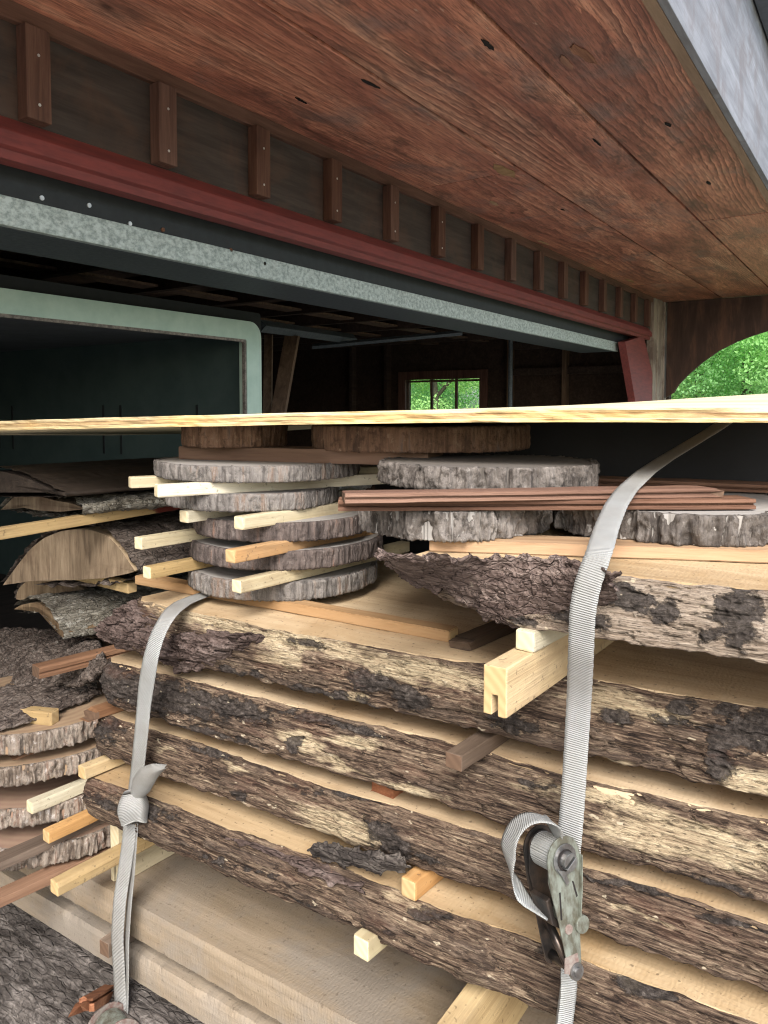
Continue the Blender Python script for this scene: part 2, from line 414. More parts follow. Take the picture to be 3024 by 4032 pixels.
# woven strap (UV: u across 0..1, v along in metres)
t = NT('webbing')
uv = t.n('TexCoord', out=2)
sx = t.t.nodes.new('ShaderNodeSeparateXYZ'); t.set(sx.inputs[0], uv)
rib = t.math('SINE', t.math('ADD', t.math('MULTIPLY', sx.outputs[1], 6.283 / .0021), 0.0))
crs = t.math('SINE', t.math('ADD', t.math('MULTIPLY', sx.outputs[0], 6.283 * 13), t.math('MULTIPLY', t.math('SIGN', rib), 1.57)))
n = t.noise(t.vec((14, 14, 14), rnd=False), 1.0, 5.0, .65)
wv = t.math('MULTIPLY_ADD', crs, .14, rib)
col = t.mix(t.ramp(n, [(.35, 0.0), (.7, 1.0)]), (.31, .325, .325), (.21, .21, .195))
col = t.mix(t.math('MULTIPLY', t.attr('soil_shade'), .85), col, (.14, .108, .08))
col = t.mix(t.ramp(wv, [(.0, .28), (.5, 0.0)]), col, (.30, .29, .26))
t.done(col, .55, t.bump(wv, .55, .0012), spec=.35)

# plywood edge layers by local height attribute
t = NT('ply_edge')
lay = t.attr('layer')
n = t.noise(t.vec((6, 60, 160), rnd=False), 1.0, 7.0, .7)
n2 = t.noise(t.vec((14, 14, 200), rnd=False), 1.0, 5.0, .7)
l2 = t.math('MULTIPLY_ADD', t.math('SUBTRACT', n2, .5), .22, lay)
c = t.ramp(l2, [(0.0, (.52, .40, .20)), (.28, (.58, .46, .25)), (.33, (.26, .16, .08)), (.40, (.46, .33, .17)), (.62, (.42, .29, .14)), (.66, (.16, .09, .05)), (.72, (.56, .44, .24)), (1.0, (.64, .54, .33))])
c = t.mix(t.math('MULTIPLY', t.ramp(n, [(.5, 0.0), (.68, 1.0)]), .65), c, (.20, .115, .055))
c = t.mix(t.ramp(t.noise(t.vec((5, 5, 5), rnd=False), 1.0, 4.0), [(.50, 0.0), (.66, .5)]), c, (.62, .38, .12))
t.done(c, .8, t.bump(n, .7, .003))
wood('ply_top', (.48, .40, .23), (.62, .54, .345), (.72, .64, .44), axis='X', along=1.6, across=26, bump=.2, var=.02, rough=.75)

# ------------------------------------------------------------------ object helpers
ORG = {}


def tag(o, label=None, cat=None, group=None, kind=None):
    for k, v in (('label', label), ('category', cat), ('group', group), ('kind', kind)):
        if v: o[k] = v
    return o


def empty(name, loc, label=None, cat=None, group=None, kind=None):
    o = bpy.data.objects.new(name, None); COL.objects.link(o)
    o.location = (loc[0], loc[1], loc[2] + E); o.empty_display_size = .05
    ORG[o.name] = np.array(loc, float)
    return tag(o, label, cat, group, kind)


def mk(name, V, Fc, mats, parent=None, mi=None, smooth=False, attrs=None, uv=None, org=None):
    """one mesh object from eye-relative points; its own origin is its base centre, or it is laid under its parent"""
    V = np.asarray(V, float)
    me = bpy.data.meshes.new(name)
    if parent is not None:
        o0 = np.array(abs_org(parent))
    elif org is not None:
        o0 = np.array(org, float)
    else:
        o0 = np.array([(V[:, 0].min() + V[:, 0].max()) / 2, (V[:, 1].min() + V[:, 1].max()) / 2, V[:, 2].min()])
    me.from_pydata((V - o0).tolist(), [], [list(map(int, f)) for f in Fc])
    for m in (mats if isinstance(mats, (list, tuple)) else [mats]):
        me.materials.append(MATS[m])
    if mi is not None:
        me.polygons.foreach_set('material_index', np.asarray(mi, np.int32))
    if smooth:
        me.polygons.foreach_set('use_smooth', np.ones(len(me.polygons), bool))
    for k, a in (attrs or {}).items():
        at = me.attributes.new(k, 'FLOAT', 'POINT'); at.data.foreach_set('value', np.asarray(a, np.float32))
    if uv is not None:
        l = me.uv_layers.new(name='UVMap')
        vi = np.zeros(len(me.loops), np.int32); me.loops.foreach_get('vertex_index', vi)
        l.data.foreach_set('uv', np.asarray(uv, np.float32)[vi].ravel())
    me.update()
    o = bpy.data.objects.new(name, me); COL.objects.link(o)
    if parent is not None:
        o.parent = parent
        ORG[o.name] = o0
    else:
        o.location = (o0[0], o0[1], o0[2] + E)
        ORG[o.name] = o0
    return o


def abs_org(o):
    return ORG[o.name]


class MB:
    """collects boxes, tubes, prisms into one mesh"""
    def __init__(s): s.v = []; s.f = []; s.m = []

    def add(s, V, Fc, mi=0):
        b = len(s.v); s.v += [tuple(map(float, p)) for p in V]; s.f += [[b + i for i in f] for f in Fc]; s.m += [mi] * len(Fc)
        return s

    def box(s, lo, hi, mi=0):
        x0, y0, z0 = lo; x1, y1, z1 = hi
        V = [(x0, y0, z0), (x1, y0, z0), (x1, y1, z0), (x0, y1, z0), (x0, y0, z1), (x1, y0, z1), (x1, y1, z1), (x0, y1, z1)]
        return s.add(V, [(0, 3, 2, 1), (4, 5, 6, 7), (0, 1, 5, 4), (1, 2, 6, 5), (2, 3, 7, 6), (3, 0, 4, 7)], mi)

    def prism(s, pts, d, mi=0, mi_cap=None):
        """pts: polygon (3D), extruded by vector d"""
        n = len(pts); A = np.array(pts, float); B = A + np.array(d)
        nrm = np.cross(A[1] - A[0], A[2] - A[0]);
        Fs = [tuple(range(n)), tuple(range(2 * n - 1, n - 1, -1))] + [(i, n + i, n + (i + 1) % n, (i + 1) % n) for i in range(n)]
        b = len(s.f); s.add(np.vstack([A, B]), Fs, mi)
        if mi_cap is not None: s.m[b] = s.m[b + 1] = mi_cap
        return s

    def tube(s, path, r, n=10, mi=0, caps=True):
        P = np.array(path, float); rs = np.broadcast_to(np.asarray(r, float), (len(P),))
        T = np.gradient(P, axis=0); T /= np.linalg.norm(T, axis=1)[:, None] + 1e-9
        ref = np.array([0, 0, 1.0]) if abs(T[0][2]) < .9 else np.array([1.0, 0, 0])
        V = []; u = np.cross(T[0], ref); u /= np.linalg.norm(u)
        for p, tt, rr in zip(P, T, rs):
            u = u - tt * (u @ tt); u /= np.linalg.norm(u); w = np.cross(tt, u)
            V += [p + rr * (math.cos(a) * u + math.sin(a) * w) for a in np.linspace(0, 2 * math.pi, n, endpoint=False)]
        Fs = [(k * n + i, k * n + (i + 1) % n, (k + 1) * n + (i + 1) % n, (k + 1) * n + i) for k in range(len(P) - 1) for i in range(n)]
        if caps: Fs += [tuple(range(n - 1, -1, -1)), tuple(range((len(P) - 1) * n, len(P) * n))]
        return s.add(V, Fs, mi)

    def out(s, name, mats, parent=None, smooth=False, bevel=0.0, org=None):
        o = mk(name, s.v, s.f, mats, parent, s.m, smooth, org=org)
        bm = bmesh.new(); bm.from_mesh(o.data)
        bmesh.ops.recalc_face_normals(bm, faces=bm.faces)
        if bevel:
            bmesh.ops.bevel(bm, geom=[e for e in bm.edges if len(e.link_faces) == 2 and e.calc_face_angle(0) > .5], offset=bevel, segments=2, affect='EDGES', profile=.6)
        bm.to_mesh(o.data); bm.free()
        return o


def gridf(nu, nv, b=0, closed=False):
    return [(b + i * nv + j, b + (i + 1) * nv + j, b + (i + 1) * nv + (j + 1), b + i * nv + j + 1) for i in range(nu - 1) for j in range(nv - 1)]


def resample(P, n, jitter=None):
    P = np.array(P, float); d = np.r_[0, np.cumsum(np.linalg.norm(np.diff(P, axis=0), axis=1))]
    s = np.linspace(0, d[-1], n)
    return np.stack([np.interp(s, d, P[:, k]) for k in range(P.shape[1])], 1)


def smooth1(a, k=3):
    for _ in range(k):
        b = a.copy(); b[1:-1] = (a[:-2] + 2 * a[1:-1] + a[2:]) / 4; a = b
    return a


# ------------------------------------------------------------------ the sawn slabs of the main pile (long axis X)
def blobs(V, lst, s=0):
    """soft mask 0..1 from a list of (px, py, rx, ry, tilt, strength) seen on the photo's surface"""
    x, y = proj(V)
    w = 26 * fbm(V * np.array([22, 60, 60]), s, 3); w2 = 16 * fbm(V * np.array([40, 80, 80]) + 9, s + 5, 3)
    m = np.zeros(len(V))
    for (bx, by, rx, ry, ti, st) in lst:
        c, q = math.cos(R(ti)), math.sin(R(ti))
        dx, dy = x - bx + w, y - by + w2
        u, v = (dx * c + dy * q) / rx, (-dx * q + dy * c) / ry
        m = np.maximum(m, st * np.clip(1.4 - np.sqrt(u * u + v * v), 0, 1))
    return m


def slab(name, top, bot, zt, zb, yback, label, pale, black, seed, bulge=.006, xr=.42, amp=1.0, group='bark edged slabs of the strapped pile', mat='fibre_x',
         base_pale=.0, base_black=.06, lift=.008, sl=None, xl=None):
    T = np.array([hit(*p, Z=zt) for p in top]); B = np.array([hit(*p, Z=zb) for p in bot])
    x0 = max(T[0, 0], B[0, 0]) if xl is None else xl
    n = 560; xs = np.concatenate([np.linspace(x0, .12, n - 40), np.linspace(.125, xr, 40)])
    yt = smooth1(np.interp(xs, T[:, 0], T[:, 1]), 40); yb = smooth1(np.interp(xs, B[:, 0], B[:, 1]), 40)
    # rounded left end
    e = np.clip((xs - x0) / .020, 0, 1); rnd = (1 - np.sqrt(1 - (1 - e) ** 2)) * .018
    yt = yt + rnd; yb = yb + rnd
    root = empty(name, ((x0 + xr) / 2, (yb.mean() + yback) / 2, zb), label, 'wood slab', group)
    # sawn body
    m = 90; xb = np.linspace(x0 + .001, xr, m); yT = np.interp(xb, xs, yt) + .001; yB = np.interp(xb, xs, yb) + .006
    ny = 14; V = []
    for i in range(m):
        ys = np.linspace(yT[i], yback, ny)
        P1 = np.stack([np.full(ny, xb[i]), ys, np.full(ny, zt)], 1)
        ys2 = np.linspace(yback, yB[i], ny)
        P2 = np.stack([np.full(ny, xb[i]), ys2, np.full(ny, zb + lift)], 1)
        V.append(np.vstack([P1, P2]))
    V = np.array(V); k = 2 * ny
    Vf = V.reshape(-1, 3)
    Vf[:, 2] += .0012 * fbm(Vf * np.array([8, 8, 0.]), seed, 3)
    Fs = [(i * k + j, i * k + (j + 1) % k, (i + 1) * k + (j + 1) % k, (i + 1) * k + j) for i in range(m - 1) for j in range(k)]
    Fs += [tuple(range(k - 1, -1, -1)), tuple(range((m - 1) * k, m * k))]
    body = mk('sawn_wood', Vf, Fs, ['sawn_x', 'sawn_end'], root, [0] * (len(Fs) - 2) + [1, 1])
    # bark edge
    nv = 46
    v = np.linspace(0, 1, nv)
    prof = np.sin(math.pi * np.clip(v, 0, 1)) ** .8
    G = np.zeros((n, nv, 3))
    G[:, :, 0] = xs[:, None]
    G[:, :, 1] = yt[:, None] * (1 - v) + yb[:, None] * v - bulge * prof
    G[:, :, 2] = zt * (1 - v) + zb * v
    P = G.reshape(-1, 3)
    pm = np.clip(base_pale + blobs(P, pale, seed), 0, 1.2); bm = np.clip(base_black + blobs(P, black, seed + 3), 0, 1.2)
    r1 = fbm(P * np.array([11, 110, 150]), seed, 5)
    r2 = fbm(P * np.array([20, 45, 50]), seed + 11, 4)
    r3 = fbm(P * np.array([4, 14, 20]), seed + 21, 3)
    plf = fbm(P * np.array([13, 38, 44]), seed + 71, 6)
    plate = np.clip((plf - .16) * 9, 0, 1) * np.clip(1.2 - 2 * pm, 0, 1)
    crk = np.abs(fbm(P * np.array([7, 60, 75]), seed + 31, 3))
    blkdisp = .0042 * np.clip((bm - .42 + .5 * fbm(P * np.array([45, 70, 70]), seed + 47, 4)) * 4, 0, 1) * (.55 + .9 * fbm(P * np.array([60, 90, 110]), seed + 41, 4)) + .0012 * np.clip((bm - .42) * 4, 0, 1) * fbm(P * 260, seed + 44, 3)
    d = amp * ((.0021 * r1 + .0022 * r2 + .0030 * r3) - .0042 * np.exp(-(crk / .035) ** 2) + .0026 * plate) + blkdisp - .0015 * np.clip(pm * 2 - 1, 0, 1)
    ev = np.repeat(np.minimum(v, 1 - v)[None, :], n, 0).ravel()
    P[:, 1] -= d * np.clip(ev * 9 + .35, 0, 1)
    vv = np.repeat(v[None, :], n, 0).ravel()
    edge = np.clip(1 - (1 - vv) * 10, 0, 1)
    rag = fbm(P * np.array([38, 0, 0]) + seed, seed + 51, 5)
    P[:, 2] += edge * (.0042 * rag) + np.clip(1 - vv * 10, 0, 1) * .0022 * fbm(P * np.array([30, 0, 0]) + 5, seed + 61, 4)
    G = P.reshape(n, nv, 3)
    # inner turned-in rows so that the skin closes on the wood
    top_in = G[:, 0].copy(); top_in[:, 1] += .009; top_in[:, 2] = zt - .003
    bot_in = G[:, -1].copy(); bot_in[:, 1] += .016; bot_in[:, 2] += .008
    GG = np.concatenate([top_in[:, None], G, bot_in[:, None]], 1)
    A = lambda q: np.concatenate([q.reshape(n, nv)[:, :1], q.reshape(n, nv), q.reshape(n, nv)[:, -1:]], 1).ravel()
    mk('bark_edge', GG.reshape(-1, 3), gridf(n, nv + 2), mat, root, smooth=True, attrs={'pale': A(pm), 'black': A(bm), 'plate': A(plate)})
    return root


S1T = [(500, 2352), (700, 2400), (890, 2436), (1050, 2474), (1220, 2502), (1400, 2532), (1700, 2590), (2000, 2622), (2334, 2673), (2562, 2718), (3024, 2790)]
S1B = [(505, 2556), (564, 2571), (796, 2627), (989, 2666), (1158, 2714), (1441, 2774), (1689, 2829), (1961, 2895), (2306, 2979), (2657, 3046), (2802, 3096), (3024, 3144)]
S2T = [(400, 2600), (472, 2612), (700, 2666), (911, 2720), (1122, 2774), (1303, 2817), (1600, 2883), (1798, 2932), (1936, 2968), (2214, 3052), (2395, 3091), (2700, 3160), (3024, 3230)]
S2B = [(357, 2740), (482, 2793), (598, 2822), (700, 2858), (881, 2910), (1038, 2958), (1212, 3010), (1423, 3073), (1604, 3121), (1792, 3179), (2003, 3251), (2294, 3349), (2597, 3423), (3020, 3553)]
S3T = [(380, 2805), (434, 2819), (583, 2867), (800, 2930), (941, 2983), (1218, 3079), (1333, 3115), (1581, 3179), (1762, 3239), (1942, 3293), (2294, 3414), (2448, 3458), (2647, 3518), (2846, 3587), (3024, 3637)]
S3B = [(337, 2940), (395, 2964), (511, 3012), (700, 3079), (881, 3139), (1038, 3194), (1146, 3236), (1303, 3290), (1441, 3344), (1622, 3410), (1718, 3441), (1923, 3501), (2098, 3573), (2289, 3652), (2448, 3712), (2597, 3761), (2771, 3821), (3024, 3903)]
S4T = [(330, 3050), (376, 3070), (511, 3109), (700, 3178), (881, 3260), (1038, 3308), (1212, 3368), (1363, 3423), (1556, 3507), (1652, 3543), (1803, 3609), (2044, 3676), (2284, 3776), (2448, 3841), (2647, 3910), (2846, 3980), (2945, 4014)]
S4B = [(330, 3180), (415, 3235), (482, 3270), (550, 3297), (675, 3354), (790, 3395), (1001, 3501), (1200, 3570), (1381, 3645), (1538, 3724), (1682, 3796), (1905, 3887), (2044, 3935), (2189, 4001)]

slab('bark_slab', S1T, S1B, -.270, -.340, 1.22, 'thick slab with pale streaked upper edge, topmost of the strapped slabs',
     [(820, 2440, 260, 40, 14, .9), (1200, 2530, 330, 42, 11, 1.0), (1650, 2640, 330, 50, 12, .95), (2380, 2760, 210, 55, 9, .8), (2600, 2810, 200, 40, 10, .6), (1130, 2590, 75, 40, 10, 1.0),
      (1400, 2745, 50, 20, 12, 1.0), (2420, 3010, 70, 25, 8, .9), (2960, 3080, 150, 60, 10, .9), (1050, 2590, 60, 30, 10, .6), (2010, 2860, 90, 25, 10, .5)],
     [(1450, 2680, 110, 45, 12, .9), (1620, 2745, 90, 50, 12, .9), (1210, 2535, 80, 22, 12, .9), (2030, 2850, 110, 45, 15, .9), (2690, 2780, 60, 35, 5, 1.0), (2870, 2790, 60, 22, 5, 1.0), (2950, 2880, 170, 85, 0, 1.0), (2840, 3000, 90, 60, 60, .95),
      (2650, 2840, 110, 25, 14, .7), (2420, 2820, 75, 30, 20, .8), (1300, 2735, 200, 22, 14, .8), (960, 2650, 120, 18, 14, .7), (930, 2425, 110, 12, 12, .7), (3060, 2800, 120, 40, 0, 1)], 101)
slab('bark_slab', S2T, S2B, -.365, -.428, 1.22, 'slab with a broad pale bare patch behind the ratchet, second of the strapped slabs',
     [(1180, 2890 + 20, 90, 35, 12, .9), (1390, 2920, 110, 26, 8, 1.0), (1225, 2945, 60, 28, 0, .9), (2700, 3310, 420, 85, 13, .95), (2420, 3160, 300, 30, 14, .8), (1340, 3010, 130, 16, 20, .9), (1620, 3110, 160, 18, 18, .9), (2150, 3120, 160, 30, 14, .6)],
     [(620, 2730, 330, 75, 14, 1.0), (420, 2690, 120, 90, 0, 1.0), (930, 2790, 160, 50, 14, .9), (1330, 2850, 260, 20, 13, .9), (1165, 2925, 40, 28, 0, 1.0), (820, 2880, 250, 14, 16, .7), (2100, 3090, 120, 14, 14, .6), (2800, 3470, 260, 14, 14, .6)], 202, base_black=.08)
slab('bark_slab', S3T, S3B, -.450, -.505, 1.22, 'slab with a peeled tan patch above the curling bark flake, third of the strapped slabs',
     [(1340, 3250, 190, 60, 22, 1.0), (660, 2950, 60, 16, 0, .5), (930, 3020, 90, 14, 14, .5), (2500, 3600, 200, 12, 22, .7)],
     [(1540, 3310, 120, 55, 40, 1.0), (1400, 3130, 110, 16, 12, .9), (820, 2960, 140, 18, 14, .7), (960, 3130, 30, 28, 0, .9), (420, 2880, 110, 60, 0, .6), (2450, 3480, 250, 14, 14, .9), (2900, 3640, 150, 16, 14, .9), (1220, 3110, 120, 20, 14, .6), (1700, 3380, 80, 20, 20, .7)], 303)
slab('bark_slab', S4T, S4B, -.532, -.592, 1.16, 'slab with a lifted strip of bark along its edge, lowest of the strapped slabs',
     [(1560, 3530, 70, 40, 15, .9), (1650, 3570, 80, 20, 10, .8), (2480, 3860, 70, 50, 50, .8), (560, 3160, 120, 12, 14, .4)],
     [(2560, 3890, 120, 60, 15, .95), (1690, 3600, 90, 30, 10, .9), (520, 3180, 220, 40, 14, .7), (960, 3420, 240, 12, 16, .6), (1450, 3640, 120, 12, 18, .6), (2140, 3740, 40, 30, 0, .8), (1230, 3560, 140, 10, 20, .6)], 404, bulge=.014)

# the shorter slab that lies higher, on the right
TT = [(1560, 2205), (1800, 2210), (2100, 2222), (2378, 2255), (2651, 2292), (3024, 2328)]
TB = [(1640, 2330), (1886, 2410), (2022, 2465), (2186, 2492), (2369, 2519), (2788, 2574), (3024, 2611)]
TOPS = slab('bark_slab', TT, TB, -.150, -.205, .98, 'mottled grey slab with a wide tongue of rough bark, highest slab on the right',
            [(2700, 2430, 420, 120, 6, .85), (2350, 2480, 120, 30, 5, .7), (2500, 2350, 200, 50, 8, .6)],
            [(2900, 2420, 110, 130, 0, .95), (2620, 2400, 60, 70, 40, .8), (2480, 2360, 130, 50, 20, .9), (2300, 2440, 140, 40, 10, .9), (2790, 2500, 70, 40, 0, .7), (2060, 2440, 100, 30, 10, .8)], 505, amp=.9, base_pale=.45, bulge=.008, mat='fibre_t')


# ------------------------------------------------------------------ free bark plates
def patch(name, top, bot, mat, n_out, seed, bulge=.015, amp=.006, thick=.012, nu=220, nv=80, parent=None, fscale=(16, 60, 60), rag=.004, label=None, cat=None,
          group=None, wood_edge=None, taper=True):
    """a sheet of bark between an upper and a lower edge (3D polylines), bulging along n_out, with real thickness"""
    T = resample(top, nu); B = resample(bot, nu); n_out = np.array(n_out, float); n_out /= np.linalg.norm(n_out)
    v = np.linspace(0, 1, nv)
    G = T[:, None] * (1 - v)[None, :, None] + B[:, None] * v[None, :, None]
    G = G + (bulge * np.sin(math.pi * v))[None, :, None] * n_out
    P = G.reshape(-1, 3); q = P * np.array(fscale)
    d = fbm(q, seed, 5, True) * 1.1 + .8 * fbm(q * .35, seed + 9, 3) - .9 * np.exp(-(fbm(q * .6 + 31, seed + 17, 3) / .07) ** 2) + .35 * fbm(P * 190, seed + 3, 3)
    uu = np.repeat(np.linspace(0, 1, nu)[:, None], nv, 1).ravel(); vv = np.repeat(v[None], nu, 0).ravel()
    e = np.minimum(np.minimum(uu, 1 - uu) * 14, np.minimum(vv, 1 - vv) * 9)
    P = P + n_out * (amp * d * np.clip(e + .25, 0, 1))[:, None]
    P += (np.clip(1 - e, 0, 1) * rag)[:, None] * np.stack([fbm(P * 75, seed + 5, 3), fbm(P * 75 + 4, seed + 6, 3), fbm(P * 75 + 8, seed + 7, 3)], 1) * 1.6
    th = thick * (np.clip(e, 0, 1) * .6 + .4 if taper else 1.0)
    Q = P - n_out * (np.ones(len(P)) * th)[:, None]
    N = len(P); Fs = gridf(nu, nv); m = [0] * len(Fs)
    bk = [tuple(N + i for i in f[::-1]) for f in Fs]; m += [1] * len(bk)
    idx = [i * nv for i in range(nu)] + [(nu - 1) * nv + j for j in range(1, nv)] + [i * nv + nv - 1 for i in range(nu - 2, -1, -1)] + [j for j in range(nv - 2, 0, -1)]
    rim = [(idx[(k + 1) % len(idx)], idx[k], N + idx[k], N + idx[(k + 1) % len(idx)]) for k in range(len(idx))]; m += [1] * len(rim)
    o = mk(name, np.vstack([P, Q]), Fs + bk + rim, [mat, wood_edge or mat], parent, m, smooth=True)
    if parent is None: tag(o, label, cat, group)
    return o


def pts(lst, **kw):
    return [hit(*p, **kw) for p in lst]


S1 = bpy.data.objects['bark_slab']; S3 = bpy.data.objects['bark_slab.002']; S4 = bpy.data.objects['bark_slab.003']
# thick bark left on the end of the topmost slab
patch('bark_chunk', pts([(470, 2425), (511, 2385), (560, 2352), (650, 2400), (760, 2440), (830, 2425), (960, 2480), (1062, 2497)], Y=.722),
      pts([(412, 2520), (450, 2545), (560, 2572), (640, 2608), (720, 2640), (800, 2625), (900, 2590), (1050, 2510)], Y=.700), 'bark_plate_x', (-.15, -1, .25), 11, bulge=.022, amp=.013, thick=.02, parent=S1, fscale=(20, 55, 60), nu=260, nv=110)
# strip of bark lifting off the lowest slab
patch('bark_strip', pts([(880, 3262), (1000, 3300), (1150, 3350), (1290, 3405), (1430, 3470)], Y=.694), pts([(870, 3290), (1000, 3335), (1120, 3395), (1230, 3450), (1330, 3478), (1432, 3525)], Y=.676), 'bark_plate_x', (0, -1, .3), 12,
      bulge=.004, amp=.005, thick=.006, parent=S4, nu=160, nv=40)
# curling flake under the third slab
patch('bark_flake', pts([(1225, 3335), (1280, 3320), (1360, 3345), (1480, 3355), (1600, 3385)], Y=.685), pts([(1240, 3370), (1330, 3400), (1440, 3425), (1560, 3440), (1615, 3415)], Y=.69), 'bark_dark', (0, -1, .5), 13,
      bulge=.006, amp=.004, thick=.006, parent=S3, nu=160, nv=40)
# wide rough tongue on the high slab
patch('bark_tongue', pts([(1505, 2185), (1650, 2190), (1800, 2190), (2004, 2186), (2214, 2195), (2330, 2225), (2430, 2262)], Z=-.135),
      pts([(1520, 2222), (1630, 2296), (1740, 2319), (1886, 2401), (1904, 2440), (2030, 2478), (2180, 2430), (2320, 2400), (2430, 2345)], Y=.672), 'bark_flap', (-.2, -.75, .6), 14, bulge=.012, amp=.0075, thick=.010, parent=TOPS,
      fscale=(60, 40, 75), nu=330, nv=150)


# ------------------------------------------------------------------ sawn timbers below the slabs
def timber(name, x0, x1, yf, yb, z0, z1, mat, label, cat, group=None, seed=1, wane=0.0, ends='sawn_end'):
    n, V = 260, []
    xs = np.linspace(x0, x1, n)
    prof = [(yf, z0), (yf, z0 + .25 * (z1 - z0)), (yf, z0 + .5 * (z1 - z0)), (yf, z0 + .8 * (z1 - z0)), (yf + .002, z1), (yf + .012, z1), (yf + .05, z1), (yf + .15, z1), (yb, z1), (yb, z0), (yf + .1, z0), (yf + .01, z0)]
    k = len(prof)
    for x in xs:
        for j, (y, z) in enumerate(prof):
            w = wane * (perlin(np.array([[x * 14, j * .1, seed]]), seed)[0] + .5 * perlin(np.array([[x * 60, j * .3, seed]]), seed)[0])
            yy, zz = y, z
            if j in (3, 4, 5): yy += max(0, w) * (.5 if j == 3 else 1); zz -= max(0, w) * (.8 if j != 5 else .3)
            if j in (0, 11): zz += .0016 * perlin(np.array([[x * 70, 3, seed]]), seed)[0]
            V.append((x, yy + .0008 * perlin(np.array([[x * 40, j * 3., seed]]), seed)[0], zz))
    Fs = [(i * k + (j + 1) % k, i * k + j, (i + 1) * k + j, (i + 1) * k + (j + 1) % k) for i in range(n - 1) for j in range(k)]
    Fs += [tuple(range(k)), tuple(range(n * k - 1, (n - 1) * k - 1, -1))]
    o = mk(name, V, Fs, [mat, ends], None, [0] * (len(Fs) - 2) + [1, 1])
    return tag(o, label, cat, group)


timber('sawn_timber', -1.30, .45, .689, 1.02, -.756, -.707, 'beam_x', 'wide clean sawn plank right under the strapped slabs', 'plank', 'sawn timbers under the slabs', 3)
timber('sawn_timber', -1.36, .45, .690, 1.00, -.821, -.780, 'beam_x', 'sawn timber with ragged wane, between the wide plank and the dark bark log', 'plank', 'sawn timbers under the slabs', 5, wane=.006)


# ------------------------------------------------------------------ logs: lofted half rounds
def halflog(name, A, D, prof, L, mats, label, cat, group, seed, amp=.006, fs=(60, 18, 60), nl=160, npf=90, med=0.0):
    """A: origin, D: unit direction of the long axis; prof: list of (side, up) from one base corner over the bark to the other"""
    D = np.array(D, float); D /= np.linalg.norm(D); S = np.cross(D, [0, 0, 1.0]); S /= np.linalg.norm(S); Uv = np.array([0, 0, 1.0])
    pr = resample(prof, npf); pr[:, 0] = smooth1(pr[:, 0], 2); pr[:, 1] = smooth1(pr[:, 1], 2)
    tn = np.gradient(pr, axis=0); nm = np.stack([-tn[:, 1], tn[:, 0]], 1); nm /= np.linalg.norm(nm, axis=1)[:, None]
    cen = pr.mean(0)
    if ((pr - cen) * nm).sum() < 0: nm = -nm
    ls = np.linspace(0, L, nl)
    base = np.array(A)[None, None] + ls[:, None, None] * D + (pr[:, 0][None, :, None] * S) + (pr[:, 1][None, :, None] * Uv)
    P = base.reshape(-1, 3); q = np.stack([P @ S * fs[0], P @ D * fs[1], P[:, 2] * fs[2]], 1)
    d = fbm(q, seed, 5, True) + .8 * fbm(q * .33, seed + 3, 3) - .8 * np.exp(-(fbm(q * .6 + 13, seed + 7, 3) / .08) ** 2) + min(.3, .0016 / amp) * fbm(P * 180, seed + 5, 3)
    d = d + med / amp * fbm(q * np.array([2.2, 5.5, 2.2]) + 7, seed + 27, 5, True)
    nn = (nm[:, 0][:, None] * S + nm[:, 1][:, None] * Uv); N = np.tile(nn, (nl, 1))
    vv = np.tile(np.linspace(0, 1, npf), nl); e = np.clip(np.minimum(vv, 1 - vv) * 12, .1, 1)
    lw = np.repeat(ls, npf)
    P = P + N * (amp * d * e)[:, None] + D * (np.clip(1 - lw / .02, 0, 1) * .006 * fbm(P * 60, seed + 8, 3))[:, None]
    root = empty(name, np.array(A) + D * L / 2, label, cat, group)
    mk('bark', P, gridf(nl, npf), mats[0], root, smooth=True)
    # wood: the same outline drawn in a little, with flat sawn face(s)
    pw = pr - nm * .007 + 0; m = npf
    V = np.vstack([np.array(A) + (.0015) * D + pw[:, :1] * S + pw[:, 1:] * Uv, np.array(A) + (L - .002) * D + pw[:, :1] * S + pw[:, 1:] * Uv])
    Fs = [(i, i + 1, m + i + 1, m + i) for i in range(m - 1)] + [(m - 1, 0, m, 2 * m - 1)]
    # end faces as fans round a centre
    cF = np.array(A) + .0015 * D + cen[0] * S + cen[1] * Uv; V = np.vstack([V, cF, cF + (L - .0035) * D])
    Fs += [(i + 1, i, 2 * m) for i in range(m - 1)] + [(0, m - 1, 2 * m)] + [(m + i, m + i + 1, 2 * m + 1) for i in range(m - 1)] + [(2 * m - 1, m, 2 * m + 1)]
    mi = [1] * m + [0] * (2 * m)
    mk('sawn_wood', V, Fs, [mats[1], mats[2]], root, mi)
    return root


LG = 'short logs and slabs stacked crosswise'
yE = .83
base = [hit(x, y, Y=yE) for x, y in [(2, 2293), (60, 2215), (110, 2150), (165, 2105), (235, 2076), (300, 2068), (370, 2074), (430, 2100), (480, 2155), (520, 2215), (548, 2256), (520, 2272), (420, 2292), (300, 2300), (130, 2302)]]
A0 = np.array(base[13]); prof = [((b - A0)[0], (b - A0)[2]) for b in base]
halflog('half_log', A0, (0, 1, 0), prof, .62, ['bark_y', 'sawn_end', 'sawn_x'], 'half log with its pale domed sawn end facing out', 'half log', LG, 31, amp=.007)
# dark wide board in the shade above it
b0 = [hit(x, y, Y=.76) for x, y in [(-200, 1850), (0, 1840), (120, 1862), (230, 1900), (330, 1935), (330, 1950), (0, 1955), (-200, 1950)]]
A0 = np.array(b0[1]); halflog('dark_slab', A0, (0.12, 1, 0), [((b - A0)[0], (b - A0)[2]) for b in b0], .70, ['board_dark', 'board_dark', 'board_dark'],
                              'dark weathered slab in the shade, top of the crosswise stack', 'wood slab', LG, 32, amp=.002)
